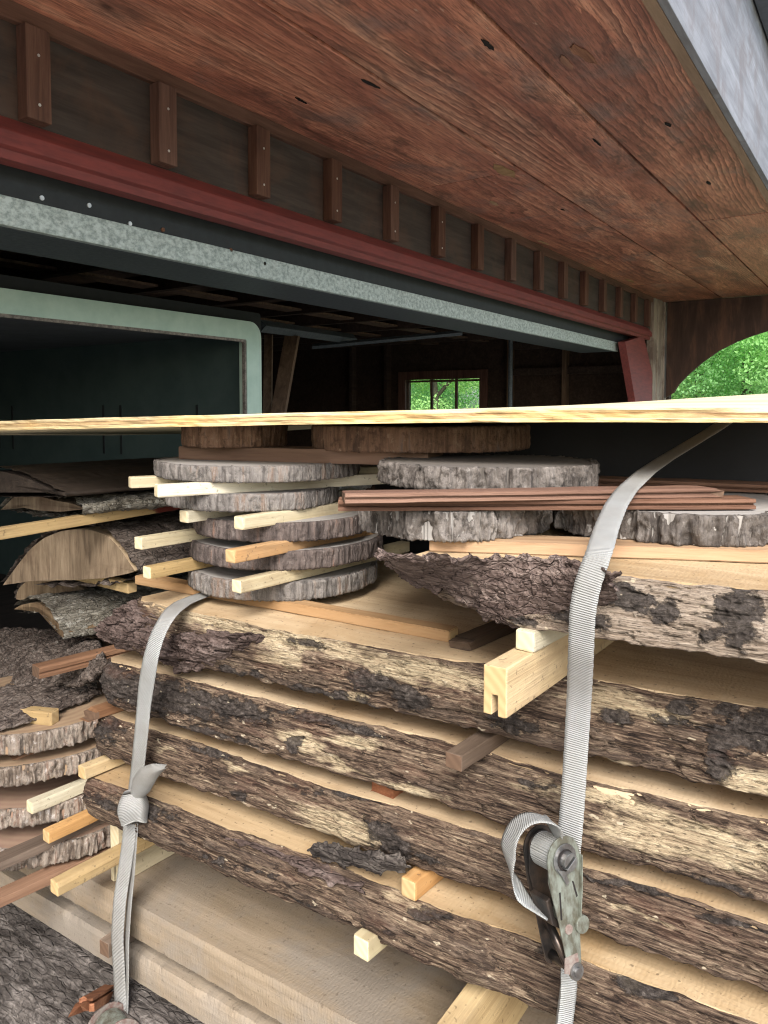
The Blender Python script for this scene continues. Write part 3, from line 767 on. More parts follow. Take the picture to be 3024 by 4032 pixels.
# bark slab with lit grey bark
b0 = [hit(x, y, Y=.80) for x, y in [(-160, 2010), (-60, 1950), (0, 1937), (110, 1941), (210, 1955), (330, 1962), (420, 1985), (415, 2012), (250, 2030), (100, 2030), (0, 2022), (-100, 2018)]]
A0 = np.array(b0[4]); halflog('bark_slab', A0, (.25, 1, 0), [((b - A0)[0], (b - A0)[2]) for b in b0], .62, ['bark_lichen', 'sawn_end', 'sawn_end'],
                              'thin slab with silvery flaking bark, above the long stained stick', 'wood slab', LG, 33, amp=.006)
# arched bark slab
b0 = [hit(x, y, Y=.80) for x, y in [(0, 2395), (40, 2375), (100, 2362), (160, 2368), (210, 2395), (250, 2440), (288, 2508), (250, 2475), (200, 2435), (140, 2410), (80, 2408), (25, 2422)]]
A0 = np.array(b0[3]); halflog('arched_bark_slab', A0, (.18, 1, -.02), [((b - A0)[0], (b - A0)[2]) for b in b0], .55, ['bark_lichen', 'sawn_end', 'sawn_end'],
                              'thin arched slab with lichen grey bark, hollow side down, under the half log', 'wood slab', LG, 34, amp=.005, fs=(70, 26, 70))
# two rough bark sheets below
patch('bark_sheet', pts([(-200, 2500), (0, 2478), (120, 2476), (250, 2495), (400, 2535)], Y=.98), pts([(-200, 2770), (10, 2738), (60, 2735), (120, 2712), (170, 2688), (260, 2692), (350, 2664), (415, 2605)], Y=.735), 'bark_y', (-.2, -.5, 1), 41,
      bulge=.02, amp=.010, thick=.022, nu=220, nv=150, fscale=(55, 26, 60), label='wide rough bark sheet under the moulded brown stick', cat='bark sheet', group=LG)
patch('bark_sheet', pts([(-200, 2720), (0, 2700), (170, 2690), (400, 2640)], Z=-.452), pts([(-200, 2920), (0, 2872), (110, 2846), (240, 2792), (385, 2735)], Z=-.474), 'bark_y', (-.1, -1, .6), 42,
      bulge=.010, amp=.005, thick=.012, nu=200, nv=80, fscale=(40, 40, 60), label='darker bark sheet tucked just below the wide rough one', cat='bark sheet', group=LG)
# dark filler logs at the back of the crosswise stack
for k, (x, zz, rr) in enumerate([(-1.32, -.27, .10), (-1.42, -.36, .10), (-1.28, -.44, .07)]):
    pf = [(-rr * 1.6 * math.cos(a), rr * .7 * math.sin(a)) for a in np.linspace(0, math.pi, 20)]
    halflog('bark_slab', (x, .93, zz - .05), (0, 1, 0), pf, .55, ['bark_y', 'sawn_end', 'sawn_end'],
            ['shaded bark slab behind the left foot of the half log', 'shaded bark slab behind the hollow of the arched slab', 'shaded bark slab behind the wide rough bark sheet'][k], 'wood slab', LG, 50 + k)
# thick bark log at the very bottom
b0 = [(.72, -.835), (.70, -.85), (.665, -.875), (.63, -.90), (.60, -.935), (.585, -.975), (.60, -1.01), (.64, -1.04), (.80, -1.045), (.95, -1.04), (.98, -.95), (.93, -.85)]
pf = [(-(y - .75), z + 1.045) for y, z in b0]
halflog('bark_log', (-1.34, .75, -1.045), (1, 0, 0), pf, 1.8, ['bark_log', 'sawn_end', 'beam_x'], 'black deeply furrowed bark log at the bottom of the pile', 'log', None, 61, amp=.030, fs=(30, 4, 30), nl=560, npf=190, med=.007)


# ------------------------------------------------------------------ sticks
def stick(name, px, py, zb, w, h, L, mat, end, label, cat='stick', group=None, yaw=4.0, tilt=0.0, bev=.0022, profile=None, splinter=0, seed=0, roll=0, at=None):
    """front lower edge of the stick at px,py on level zb; runs away along +Y turned by yaw towards +X"""
    p = hit(px, py, Z=zb) if at is None else np.array(at)
    b = MB()
    if profile is None:
        b.box((-w / 2, 0, 0), (w / 2, L, h))
    else:
        b.prism([(x * w, 0, z * h) for x, z in profile], (0, L, 0))
    me = bpy.data.meshes.new(name); me.from_pydata(b.v, [], b.f); me.materials.append(MATS[mat]); me.materials.append(MATS[end])
    bm = bmesh.new(); bm.from_mesh(me); bmesh.ops.recalc_face_normals(bm, faces=bm.faces)
    bmesh.ops.subdivide_edges(bm, edges=[e for e in bm.edges if abs(e.verts[0].co.y - e.verts[1].co.y) > .5 * L], cuts=10 if splinter else 6)
    if bev: bmesh.ops.bevel(bm, geom=[e for e in bm.edges if len(e.link_faces) == 2 and e.calc_face_angle(0) > .6], offset=bev, segments=2, affect='EDGES', profile=.6)
    rs = random.Random(seed + int(px))
    bow = rs.uniform(-.006, .006)
    for v in bm.verts:
        t_ = v.co.y / L
        v.co.x += bow * t_ * (1 - t_) * 4 * .5 + rs.uniform(-.0003, .0003)
        v.co.z += rs.uniform(-.0003, .0003)
        if splinter and v.co.y < .02:
            v.co.y += splinter * (abs(math.sin(v.co.x * 733 + seed)) * .6 + abs(math.sin(v.co.z * 911 + 2 * seed)) * .6)
            v.co.z *= .85
    for f in bm.faces:
        f.material_index = 1 if abs(f.normal.y) > .9 else 0
    bm.to_mesh(me); bm.free()
    o = bpy.data.objects.new(name, me); COL.objects.link(o)
    o.location = (p[0], p[1], p[2] + E); o.rotation_euler = (R(tilt), R(roll), R(-yaw))
    ORG[o.name] = p
    return tag(o, label, cat, group)


SG = 'thin drying sticks laid between the discs'
stick('drying_stick', 930, 2335, -.2295, .0175, .0165, .36, 'stick_cream', 'end_pale', 'cream stick on the lowest round disc of the middle column', group=SG)
stick('drying_stick', 577, 2279, -.2295, .0175, .0165, .36, 'stick_yellow', 'end_pale', 'yellowish stick left of the lowest round disc, its end above the split lath', group=SG)
stick('drying_stick', 905, 2217, -.1895, .0175, .0165, .34, 'stick_orange', 'end_tan', 'orange stick on the second lowest round disc of the middle column', group=SG)
stick('drying_stick', 543, 2163, -.1895, .0175, .0165, .36, 'stick_cream', 'end_pale', 'cream stick jutting out beside the right shoulder of the half log', group=SG)
stick('drying_stick', 939, 2085, -.1525, .018, .0165, .34, 'stick_cream', 'end_pale', 'greenish cream stick on the third round disc, under the second from the top', group=SG)
stick('drying_stick', 722, 2058, -.1525, .0175, .0165, .36, 'stick_white', 'end_pale', 'short pale stick end touching the red stain of the long stick', group=SG)
stick('drying_stick', 613, 1958, -.1135, .0175, .0165, .40, 'stick_white', 'end_pale', 'white stick right under the topmost round disc, front one of the two', group=SG, yaw=25)
stick('drying_stick', 510, 1922, -.1135, .0175, .0165, .42, 'stick_cream', 'end_pale', 'cream stick behind the white one, under the left rim of the topmost disc', group=SG, yaw=27)
SG2 = 'thin drying sticks poking out of the strapped slabs'
stick('drying_stick', 320, 3066, -.529, .0175, .0175, .30, 'stick_yellow', 'end_tan', 'yellow stick between the two lowest slabs at their left ends', group=SG2)
stick('drying_stick', 1785, 3030, -.3645, .0195, .016, .30, 'stick_dark', 'end_brown', 'dark brown stick jutting out right below the slotted batten', group=SG2, bev=.001)
stick('drying_stick', 1487, 3141, -.4495, .032, .018, .25, 'stick_red', 'stick_red', 'reddish broken stick end between the second and third slabs', group=SG2, splinter=.012, seed=3, bev=.001)
stick('drying_stick', 1607, 3539, -.5315, .0195, .0215, .30, 'stick_orange', 'end_tan', 'honey coloured stick beside the curling bark flake', group=SG2)
stick('drying_stick', 1420, 3775, -.604, .0215, .0235, .30, 'stick_cream', 'end_pale', 'pale square stick with an orange knot on its end, under the lowest slab', group=SG2)
o = bpy.context.scene.objects
SG3 = 'sticks of the left stack'
stick('drying_stick', 115, 3202, -.594, .0175, .0175, .30, 'stick_white', 'end_pale', 'pale greenish stick between the shaggy discs, above the orange one', group=SG3)
stick('drying_stick', 180, 3317, -.631, .0175, .0175, .32, 'stick_orange', 'end_tan', 'bright orange stick on the lowest shaggy disc', group=SG3)
stick('drying_stick', 212, 3523, -.662, .019, .019, .34, 'stick_yellow', 'end_tan', 'long yellow stick with a torn end, lying over the wide plank', group=SG3, profile=[(-.5, 0), (.5, 0), (.5, .65), (.32, 1), (-.5, 1)])
stick('split_lath', -120, 3610, -.700, .026, .014, .44, 'stick_brown', 'end_brown', 'long brown lath running out of the frame under the lowest shaggy disc', group=SG3, yaw=8, bev=.001)
stick('split_lath', -140, 3470, -.652, .028, .012, .30, 'stick_dark', 'end_brown', 'rough split brown lath on the lowest shaggy disc, left of the orange stick', group=SG3, yaw=6, bev=.001)
stick('moulded_stick', 141, 2667, -.412, .026, .0175, .46, 'stick_brown', 'end_brown', 'brown grooved moulding on the wide rough bark sheet', group=SG3, yaw=9, bev=.0008,
      profile=[(-.5, 0), (.5, 0), (.5, .3), (.40, .36), (.40, .5), (.5, .56), (.5, .92), (.42, 1), (-.5, 1)])
stick('split_lath', 305, 2845, -.449, .024, .012, .30, 'stick_brown', 'end_brown', 'splintered brown lath above the topmost shaggy disc', group=SG3, yaw=6, splinter=.03, seed=8, bev=.001)
stick('wood_block', 219, 2850, -.483, .020, .021, .13, 'stick_yellow', 'end_tan', 'short square yellow block on the topmost shaggy disc', 'block', SG3, yaw=-112)
stick('split_lath', 20, 3030, -.545, .03, .020, .32, 'stick_brown', 'end_tan', 'torn brown lath between the two upper shaggy discs', group=SG3, yaw=6, splinter=.015, seed=5, bev=.001)
stick('long_stick', -60, 2133, -.200, .018, .0175, .355, 'stick_stained', 'end_tan', 'long stick with a dark red stain at its far end, over the half log', group=SG3, yaw=10, tilt=3.2)
st = bpy.data.objects['long_stick']
stick('small_stick', 410, 3765, -.779, .020, .021, .25, 'stick_dark', 'end_brown', 'dark stub of stick between the two sawn timbers, beside the left strap', group=SG2, bev=.001, yaw=0)
b = MB(); P1, P0 = hit(452, 3908, Y=.715), hit(330, 3985, Y=.60); dd = P1 - P0; sd = np.cross(dd, UP); sd /= np.linalg.norm(sd)
for q, (o1, o2, w_, h_, tip, tz) in enumerate([(-.011, .000, .010, .012, .036, -.004), (-.001, .001, .008, .014, .012, .006), (.0068, .000, .007, .011, -.012, .002), (-.006, .0125, .011, .006, -.018, .006), (.004, .0145, .008, .004, -.004, .002)]):
    u = dd / np.linalg.norm(dd); a_ = P0 + sd * o1 + UP * o2
    A_ = [a_, a_ + sd * w_, a_ + sd * w_ + UP * h_, a_ + UP * h_]; B_ = [p + dd for p in A_]; t_ = a_ + sd * (w_ * .45) + UP * (h_ * .5 + tz) - u * (.014 + tip)
    b.add(np.array(B_ + A_ + [t_]), [(3, 2, 1, 0), (0, 1, 5, 4), (1, 2, 6, 5), (2, 3, 7, 6), (3, 0, 4, 7), (4, 5, 8), (5, 6, 8), (6, 7, 8), (7, 4, 8)])
tag(b.out('broken_stick', 'stick_red'), 'red splintered stick end below the lower sawn timber', 'stick', SG2)
# stick with its end to the right under the half log
p1 = hit(522, 2335, Y=.85)
stick('wood_block', 0, 0, 0, .019, .0185, .36, 'stick_yellow', 'end_tan', 'yellow stick lying crosswise under the half log, its end towards the slabs', 'stick', SG3, yaw=-86, at=p1)
SLOT = [(-.5, 0), (-.13, 0), (-.13, .42), (.13, .42), (.13, 0), (.5, 0), (.5, 1), (-.5, 1)]
BG = 'slotted battens used as spacers'
stick('slotted_batten', 1947, 2819, -.2695, .0225, .044, .34, 'stick_yellow', 'end_tan', 'varnished yellow batten with a slot in its end, sticking out by the right strap', 'batten', BG, profile=SLOT, bev=.0012, yaw=2)
stick('drying_stick', 2066, 2565, -.225, .0195, .0195, .32, 'stick_white', 'end_pale', 'whitish stick lying on top of the slotted yellow batten', group=SG2)
stick('slotted_batten', 453, 3475, -.7065, .021, .092, .30, 'stick_cream', 'end_pale', 'slotted batten standing on the wide plank behind the left strap', 'batten', BG, profile=SLOT, bev=.0012)
stick('slotted_batten', 1850, 4305, -.7065, .022, .094, .42, 'stick_yellow', 'end_tan', 'tan batten on the wide plank, just left of the lower end of the ratchet strap', 'batten', BG, profile=SLOT, bev=.0012, yaw=0, at=(-.353, .59, -.7065))


def lath(name, p0, p1, w, h, mat, end, label, cat, group=None, bev=.0012, profile=None, splinter=0):
    """a lath whose visible long lower edge runs from p0 to p1 (3D)"""
    p0, p1 = np.array(p0), np.array(p1); d = p1 - p0; L = np.linalg.norm(d); yaw = math.atan2(d[1], d[0])
    b = MB()
    if profile is None: b.box((0, 0, 0), (L, w, h))
    else: b.prism([(0, y * w, z * h) for y, z in profile], (L, 0, 0))
    me = bpy.data.meshes.new(name); me.from_pydata(b.v, [], b.f); me.materials.append(MATS[mat]); me.materials.append(MATS[end])
    bm = bmesh.new(); bm.from_mesh(me); bmesh.ops.recalc_face_normals(bm, faces=bm.faces)
    bmesh.ops.subdivide_edges(bm, edges=[e for e in bm.edges if abs(e.verts[0].co.x - e.verts[1].co.x) > .5 * L], cuts=14)
    if bev: bmesh.ops.bevel(bm, geom=[e for e in bm.edges if len(e.link_faces) == 2 and e.calc_face_angle(0) > .6], offset=bev, segments=2, affect='EDGES')
    for v in bm.verts:
        q = [[v.co.x * 30, v.co.y * 40, v.co.z * 60]]
        v.co.y += .0008 * perlin(q, 3)[0]; v.co.z += .0008 * perlin(q, 5)[0]
        if splinter and v.co.x > L - .02: v.co.x += splinter * (math.sin(v.co.y * 900) + math.sin(v.co.z * 1300)) * .5
    for f in bm.faces: f.material_index = 1 if abs(f.normal.x) > .9 else 0
    bm.to_mesh(me); bm.free()
    o = bpy.data.objects.new(name, me); COL.objects.link(o)
    o.location = (p0[0], p0[1], p0[2] + E)
    o.rotation_euler = (0, -math.atan2(d[2], math.hypot(d[0], d[1])), yaw)
    ORG[o.name] = p0
    return tag(o, label, cat, group)


LTH = 'laths and boards between the discs'
GRV = [(0, 0), (0, .34), (.12, .40), (.12, .56), (0, .62), (0, 1), (1, 1), (1, 0)]
lath('lath', hit(530, 2301, Z=-.2695), hit(1768, 2531, Z=-.2695), .024, .0135, 'lath_tan', 'end_tan', 'long tan lath lying along the top slab under the round discs', 'lath', LTH)
lath('lath', hit(1690, 2172, Z=-.1495), hit(3120, 2222, Z=-.1495), .05, .0125, 'lath_tan', 'end_tan', 'tan board under the rough grey discs on the right', 'lath', LTH)
lath('lath', hit(1331, 2013, Z=-.1045), hit(2978, 2006, Z=-.1045), .04, .0105, 'lath_brown', 'end_brown', 'long red brown grooved lath, lower of the pair under the right strap', 'lath', LTH, profile=GRV, bev=.0005)
lath('lath', hit(1331, 1985, Z=-.0935) + np.array([.004, .006, 0]), hit(2826, 1958, Z=-.0935), .035, .0095, 'lath_brown', 'end_brown', 'red brown grooved lath with a splintered end, upper of the pair under the right strap', 'lath', LTH, profile=GRV, bev=.0005, splinter=.012)
lath('lath', hit(2300, 1912, Z=-.104), hit(3100, 1945, Z=-.104), .05, .010, 'lath_brown', 'end_brown', 'shaded brown lath behind the grooved pair', 'lath', LTH, profile=GRV, bev=.0005)
lath('board', hit(702, 1808, Z=-.0755), hit(1684, 1836, Z=-.0755), .07, .0195, 'board_brown', 'end_brown', 'brown board between the topmost round disc and the thick blocks under the plywood', 'board', LTH)
pbr = hit(1772, 2572, Z=-.2695)
stick('broken_lath', 1775, 2572, -.2695, .026, .011, .15, 'stick_dark', 'stick_dark', 'grey broken lath stub at the end of the long tan lath', 'lath', LTH, yaw=6, splinter=.02, seed=2, bev=.001)


# ------------------------------------------------------------------ sawn discs
def disc(name, px, py, zb, th, r, ringmat, topmat, label, group, seed, irr=.05, amp=.0012, lobes=0.0, dirr=None, strings=True, sx=1.0):
    """front lowest rim point at px,py on level zb"""
    p = hit(px, py, Z=zb); u = np.array([p[0], p[1], 0]); u /= np.linalg.norm(u)
    c = p + u * r; c[2] = zb
    n, nv = 640, 14
    a = np.linspace(0, 2 * math.pi, n, endpoint=False)
    cs = np.stack([np.cos(a), np.sin(a), np.zeros(n)], 1)
    rad = r * (1 + irr * fbm(cs * 1.3 + seed, seed, 3) + lobes * fbm(cs * 7 + seed, seed + 2, 3, True) * .6)
    root = empty(name, c, label, 'wood disc', group)
    v = np.linspace(0, 1, nv)
    V = []
    for j, t_ in enumerate(v):
        q = np.stack([np.cos(a) * r * 130, np.sin(a) * r * 130, np.full(n, t_ * .8 + seed)], 1)
        d = amp * 2.2 * fbm(q, seed + 4, 4) + lobes * .030 * fbm(np.stack([np.cos(a) * r * 55 + seed, np.sin(a) * r * 55, np.full(n, t_ * th * 18)], 1), seed + 6, 6) + lobes * .012 * np.clip(6 * fbm(np.stack([np.cos(a) * r * 38, np.sin(a) * r * 38 + seed, np.full(n, t_ * th * 30)], 1), seed + 36, 5), -1, 1) - lobes * .05 * np.exp(-(fbm(np.stack([np.cos(a) * r * 42, np.sin(a) * r * 42 + seed, np.full(n, t_ * th * 5)], 1), seed + 16, 3) / .05) ** 2)
        d = d + (.0007 + lobes * .014) * fbm(np.stack([c[0] + r * np.cos(a), c[1] + r * np.sin(a), np.full(n, zb + th * t_)], 1) * np.array([210, 210, 120]), seed + 26, 3)
        rr = rad + d - .0015 * (2 * t_ - 1) ** 8
        zz = zb + th * t_ + (.0016 * fbm(q * 2, seed + 9, 3) if j in (0, nv - 1) else 0)
        V.append(np.stack([c[0] + rr * np.cos(a), c[1] + rr * np.sin(a), np.ones(n) * zz], 1))
    # turn in a little on top and bottom so that the rim has thickness
    ins = lambda z: np.stack([c[0] + (rad - .007) * np.cos(a), c[1] + (rad - .007) * np.sin(a), np.full(n, z)], 1)
    V = [ins(zb)] + V + [ins(zb + th)]; k = len(V)
    Fs = [(j * n + i, j * n + (i + 1) % n, (j + 1) * n + (i + 1) % n, (j + 1) * n + i) for j in range(k - 1) for i in range(n)]
    mk('bark', np.vstack(V), Fs, ringmat, root, smooth=True)
    rr = rad - .0045
    W = []
    for z in (zb + .0008, zb + th - .0006):
        W.append(np.stack([c[0] + rr * np.cos(a), c[1] + rr * np.sin(a), np.full(n, z)], 1))
    W = np.vstack(W + [[c + [0, 0, .0008]], [c + [0, 0, th - .0006]]])
    Fs = [(i, (i + 1) % n, n + (i + 1) % n, n + i) for i in range(n)] + [((i + 1) % n, i, 2 * n) for i in range(n)] + [(n + i, n + (i + 1) % n, 2 * n + 1) for i in range(n)]
    mk('sawn_wood', W, Fs, topmat, root)
    return root, c, rad


DG = 'round discs of the middle column'
disc('wood_disc', 1120, 2369, -.256, .0255, .139, 'ring_grey', 'disc_grey', 'dusty grey disc, lowest of the middle column', DG, 1)
disc('wood_disc', 1130, 2247, -.213, .0255, .142, 'ring_dark', 'disc_grey', 'dark rimmed disc under the orange stick, second from the bottom of the middle column', DG, 2)
disc('wood_disc', 1120, 2136, -.1755, .0255, .128, 'ring_dark', 'disc_grey', 'dark disc with cobwebs, third from the bottom of the middle column', DG, 3)
disc('wood_disc', 1000, 2016, -.136, .0235, .125, 'ring_grey', 'disc_grey', 'grey disc with a small knot, right under the white stick', DG, 4)
disc('wood_disc', 1020, 1901, -.097, .022, .149, 'ring_grey', 'disc_grey', 'smooth grey disc, topmost of the middle column', DG, 5)
UG = 'thick discs right under the plywood'
disc('wood_disc', 925, 1763, -.0555, .034, .078, 'ring_brown', 'disc_tan', 'small thick brown disc under the plywood, on the left of the brown board', UG, 6, irr=.08)
disc('wood_disc', 1655, 1785, -.0575, .034, .163, 'ring_brown', 'disc_tan', 'wide thick brown disc under the plywood, on the right of the brown board', UG, 7, irr=.05)
RG = 'rough barked discs on the right'
disc('wood_disc', 1770, 2132, -.137, .0315, .100, 'ring_rough', 'disc_grey', 'rough grey disc between the grooved laths and the bark tongue', RG, 8, irr=.08, lobes=.16)
disc('wood_disc', 2640, 2142, -.137, .0315, .137, 'ring_rough', 'disc_grey', 'rough grey disc behind the right strap, under the grooved laths', RG, 9, irr=.08, lobes=.16)
disc('wood_disc', 1925, 1938, -.0905, .0265, .127, 'ring_rough', 'disc_dark', 'rough disc with a strip of pale peeled bark, on the grooved laths', RG, 10, irr=.08, lobes=.14)
KG = 'shaggy discs of the left stack'
disc('wood_disc', 150, 2962, -.512, .030, .150, 'ring_thuja', 'disc_tan', 'shaggy disc under the short yellow block, topmost of the left discs', KG, 11, irr=.05, amp=.0030, lobes=.03)
disc('wood_disc', 165, 3080, -.557, .028, .150, 'ring_thuja', 'disc_tan', 'shaggy disc under the torn brown lath, second of the left discs', KG, 12, irr=.05, amp=.0030, lobes=.03)
disc('wood_disc', 185, 3245, -.622, .027, .148, 'ring_thuja', 'disc_red', 'shaggy disc under the pale greenish stick, third of the left discs', KG, 13, irr=.05, amp=.0030, lobes=.03)
disc('wood_disc', 225, 3405, -.679, .030, .155, 'ring_thuja', 'disc_red', 'shaggy disc with silvery strings, lowest of the left discs', KG, 14, irr=.05, amp=.0030, lobes=.03)


# ------------------------------------------------------------------ plywood
def plywood():
    nx, ny = 240, 24
    nl = hit(-500, 1702, Y=.62); nr = hit(3024, 1664, Y=.852)
    NB = np.array([hit(-700, 1712, Y=.60), hit(0, 1695, Y=.668), hit(500, 1684, Y=.70), hit(1100, 1673, Y=.735), hit(1650, 1665, Y=.765), hit(2200, 1662, Y=.80), hit(2700, 1663, Y=.83), hit(3024, 1664, Y=.852), hit(3500, 1666, Y=.885)])
    N = resample(NB, nx)
    s = (N[:, 0] - N[0, 0]) / (N[-1, 0] - N[0, 0])
    slope = np.interp(N[:, 0], [-1.2, -.9, -.5, -.1, .2], [-.030, -.012, .010, .048, .055])
    th = .0148; wid = .62
    global PLYZ, PLYY
    PLYZ = lambda x, w_: np.interp(x, N[:, 0], N[:, 2]) + np.interp(x, N[:, 0], slope) * w_
    PLYY = lambda x: np.interp(x, N[:, 0], N[:, 1])
    V, lay, edge = [], [], []
    rows = [('e', t_) for t_ in np.linspace(0, 1, 9)] + [('t', t_) for t_ in np.linspace(.01, 1, ny)] + [('k', 1), ('b', .98), ('b', .5), ('b', .02)]
    for i in range(nx):
        x, y, z = N[i]
        w1 = perlin([[x * 9, 0, 3.]], 3)[0]; chip = max(0, perlin([[x * 3.2, 2, 1.]], 8)[0] - .12)
        for kind, t_ in rows:
            if kind == 'e':
                off = .0016 * perlin([[x * 60, t_ * 4, 0.]], 5)[0] + .003 * perlin([[x * 18, t_ * 2.5, 0.]], 6)[0]
                off += chip * .022 * (1 if .35 < t_ < .8 else 0)
                V.append((x, y + off, z + th * t_ + .0008 * w1)); lay.append(t_)
            elif kind == 't':
                V.append((x - .1 * wid * t_ * 0, y + wid * t_, z + th + slope[i] * wid * t_)); lay.append(1)
            elif kind == 'k':
                V.append((x, y + wid, z + slope[i] * wid)); lay.append(0)
            else:
                V.append((x, y + wid * t_, z + slope[i] * wid * t_)); lay.append(0)
    k = len(rows)
    Fs, mi = [], []
    for i in range(nx - 1):
        for j in range(k):
            Fs.append((i * k + (j + 1) % k, i * k + j, (i + 1) * k + j, (i + 1) * k + (j + 1) % k)); mi.append(0 if j < 9 - 1 else 1)
    Fs += [tuple(range(k)), tuple(range(nx * k - 1, (nx - 1) * k - 1, -1))]; mi += [0, 0]
    o = mk('plywood_sheet', V, Fs, ['ply_edge', 'ply_top'], None, mi, attrs={'layer': lay})
    tag(o, 'pale plywood sheet with a ragged edge laid across the top of the pile', 'plywood')


plywood()

# black sheet added to keep the gap below the plywood dark
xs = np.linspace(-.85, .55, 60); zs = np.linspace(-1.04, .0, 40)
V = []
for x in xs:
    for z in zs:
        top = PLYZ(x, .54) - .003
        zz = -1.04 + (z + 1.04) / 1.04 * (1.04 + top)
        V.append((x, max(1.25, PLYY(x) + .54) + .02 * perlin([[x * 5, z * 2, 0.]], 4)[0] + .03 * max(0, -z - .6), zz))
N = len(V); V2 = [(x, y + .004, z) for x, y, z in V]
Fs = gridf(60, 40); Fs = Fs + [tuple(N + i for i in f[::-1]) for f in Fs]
o = mk('added_dark_sheet', np.array(V + V2), Fs, 'sheet_black', None, smooth=True)
tag(o, 'added black sheet behind the pile, keeping the gap under the plywood dark', 'added sheet')


# ------------------------------------------------------------------ straps
def ribbon(name, P, Wd, w, th, parent=None, label=None, cat=None, n=None, soil_shade=None, mat='webbing', group=None, cup=0.0):
    """P: centre line, Wd: width direction per point (or one), w: width; real thickness"""
    P = np.array(P, float); n = n or max(60, int(np.linalg.norm(np.diff(P, axis=0), axis=1).sum() / .003))
    d = np.r_[0, np.cumsum(np.linalg.norm(np.diff(P, axis=0), axis=1))]
    s = np.linspace(0, d[-1], n)
    # smooth curve
    Q = np.stack([np.interp(s, d, P[:, k]) for k in range(3)], 1)
    for k in range(3): Q[:, k] = smooth1(Q[:, k], 18)
    Wd = np.array(Wd, float)
    if Wd.ndim == 1: Wv = np.tile(Wd, (n, 1))
    else: Wv = np.stack([np.interp(s, d, Wd[:, k]) for k in range(3)], 1)
    ws = np.interp(s, d, np.broadcast_to(np.asarray(w, float), (len(P),)))
    T = np.gradient(Q, axis=0); T /= np.linalg.norm(T, axis=1)[:, None]
    Wv = Wv - T * (Wv * T).sum(1)[:, None]; Wv /= np.linalg.norm(Wv, axis=1)[:, None]
    Nn = np.cross(T, Wv)
    rows = 7
    us = np.linspace(-.5, .5, rows)
    V, uv, sl = [], [], []
    ed = .00022 * np.sin(s * 6.283 / .0042)
    for side in (1, -1):
        for u in us:
            e = (abs(u) * 2) ** 6
            V.append(Q + Wv * (u * ws + np.sign(u) * e * ed)[:, None] + Nn * (side * th / 2 * (1 - .6 * e) + cup * (4 * u * u))); uv.append(np.stack([np.full(n, u + .5), s], 1))
            sl.append(np.zeros(n) if soil_shade is None else np.interp(s / d[-1], soil_shade[0], soil_shade[1]) * (1 - .3 * abs(u)))
    V = np.array(V); r2 = 2 * rows
    Vf = V.transpose(1, 0, 2).reshape(-1, 3); uvf = np.array(uv).transpose(1, 0, 2).reshape(-1, 2); slf = np.array(sl).T.ravel()
    order = list(range(rows)) + list(range(r2 - 1, rows - 1, -1))
    Fs = []
    for i in range(n - 1):
        for a in range(r2):
            j, k = order[a], order[(a + 1) % r2]
            Fs.append((i * r2 + j, i * r2 + k, (i + 1) * r2 + k, (i + 1) * r2 + j))
    Fs += [tuple(order[::-1]), tuple((n - 1) * r2 + j for j in order)]
    o = mk(name, Vf, Fs, mat, parent, smooth=True, attrs={'soil_shade': slf}, uv=uvf)
    if parent is None: tag(o, label, cat, group)
    return o


XD = np.array([1.0, 0, 0])
STG = 'ratchet straps over the pile'
# right strap: from the shade under the plywood, over the high slab, down to the ratchet
rp = [hit(2885, 1642, Y=1.27), hit(2790, 1704, Y=1.20), hit(2700, 1758, Y=1.11), hit(2617, 1808, Y=1.02), hit(2543, 1858, Y=.90), hit(2469, 1926, Y=.80), hit(2426, 1987, Y=.745), hit(2389, 2074, Y=.690), hit(2358, 2179, Y=.634), hit(2312, 2300, Y=.626),
      hit(2292, 2411, Y=.626), hit(2287, 2578, Y=.636), hit(2280, 2746, Y=.664), hit(2270, 2913, Y=.672), hit(2260, 3080, Y=.668), hit(2249, 3226, Y=.664), hit(2240, 3330, Y=.664), hit(2228, 3520, Y=.672)]
ROOT_R = empty('ratchet_strap', hit(2250, 3300, Y=.66), 'grey webbing strap with the open ratchet, right of the slotted batten', 'strap', STG)
ribbon('webbing', rp, XD, .0225, .0016, ROOT_R, soil_shade=([0, .28, .40, .5, 1], [1, 1, .55, .12, .1]))  # upper end coloured dark to stand in for shade under the plywood
# lower tail to the bottom
lp = [hit(2240, 3640, Y=.664), hit(2240, 3800, Y=.660), hit(2242, 3900, Y=.655), hit(2225, 4032, Y=.655), hit(2205, 4200, Y=.66), hit(2190, 4400, Y=.68)]
ribbon('webbing', lp, np.array([.6, .8, 0]), .017, .0016, ROOT_R)
ribbon('webbing', [p + np.array([-.006, .004, 0]) for p in lp], np.array([.8, -.6, 0]), .012, .0016, ROOT_R)

# ratchet in its own frame
AX = np.array([math.cos(R(27)), -math.sin(R(27)), .0]); NO = np.array([-math.sin(R(27)), -math.cos(R(27)), 0.0])
O3 = hit(2170, 3356, Y=.640)
DN = hit(2200, 3765, Y=.632) - O3; DN /= np.linalg.norm(DN)
NO = NO - DN * (NO @ DN); NO /= np.linalg.norm(NO); AX = np.cross(DN, NO); AX = AX if AX[0] > 0 else -AX


def L3(s_, n_, t_): return O3 + .96 * s_ * AX + .86 * n_ * NO + .87 * t_ * DN


def plate(name, s_, outline, th, mat, holes=None, bevel=.0004):
    b = MB(); b.prism([L3(s_, a, c) for a, c in outline], AX * th)
    return b.out(name, mat, ROOT_R, bevel=bevel)


def arc(cx, cy, r, a0, a1, n=14):
    return [(cx + r * math.cos(R(a)), cy + r * math.sin(R(a))) for a in np.linspace(a0, a1, n)]


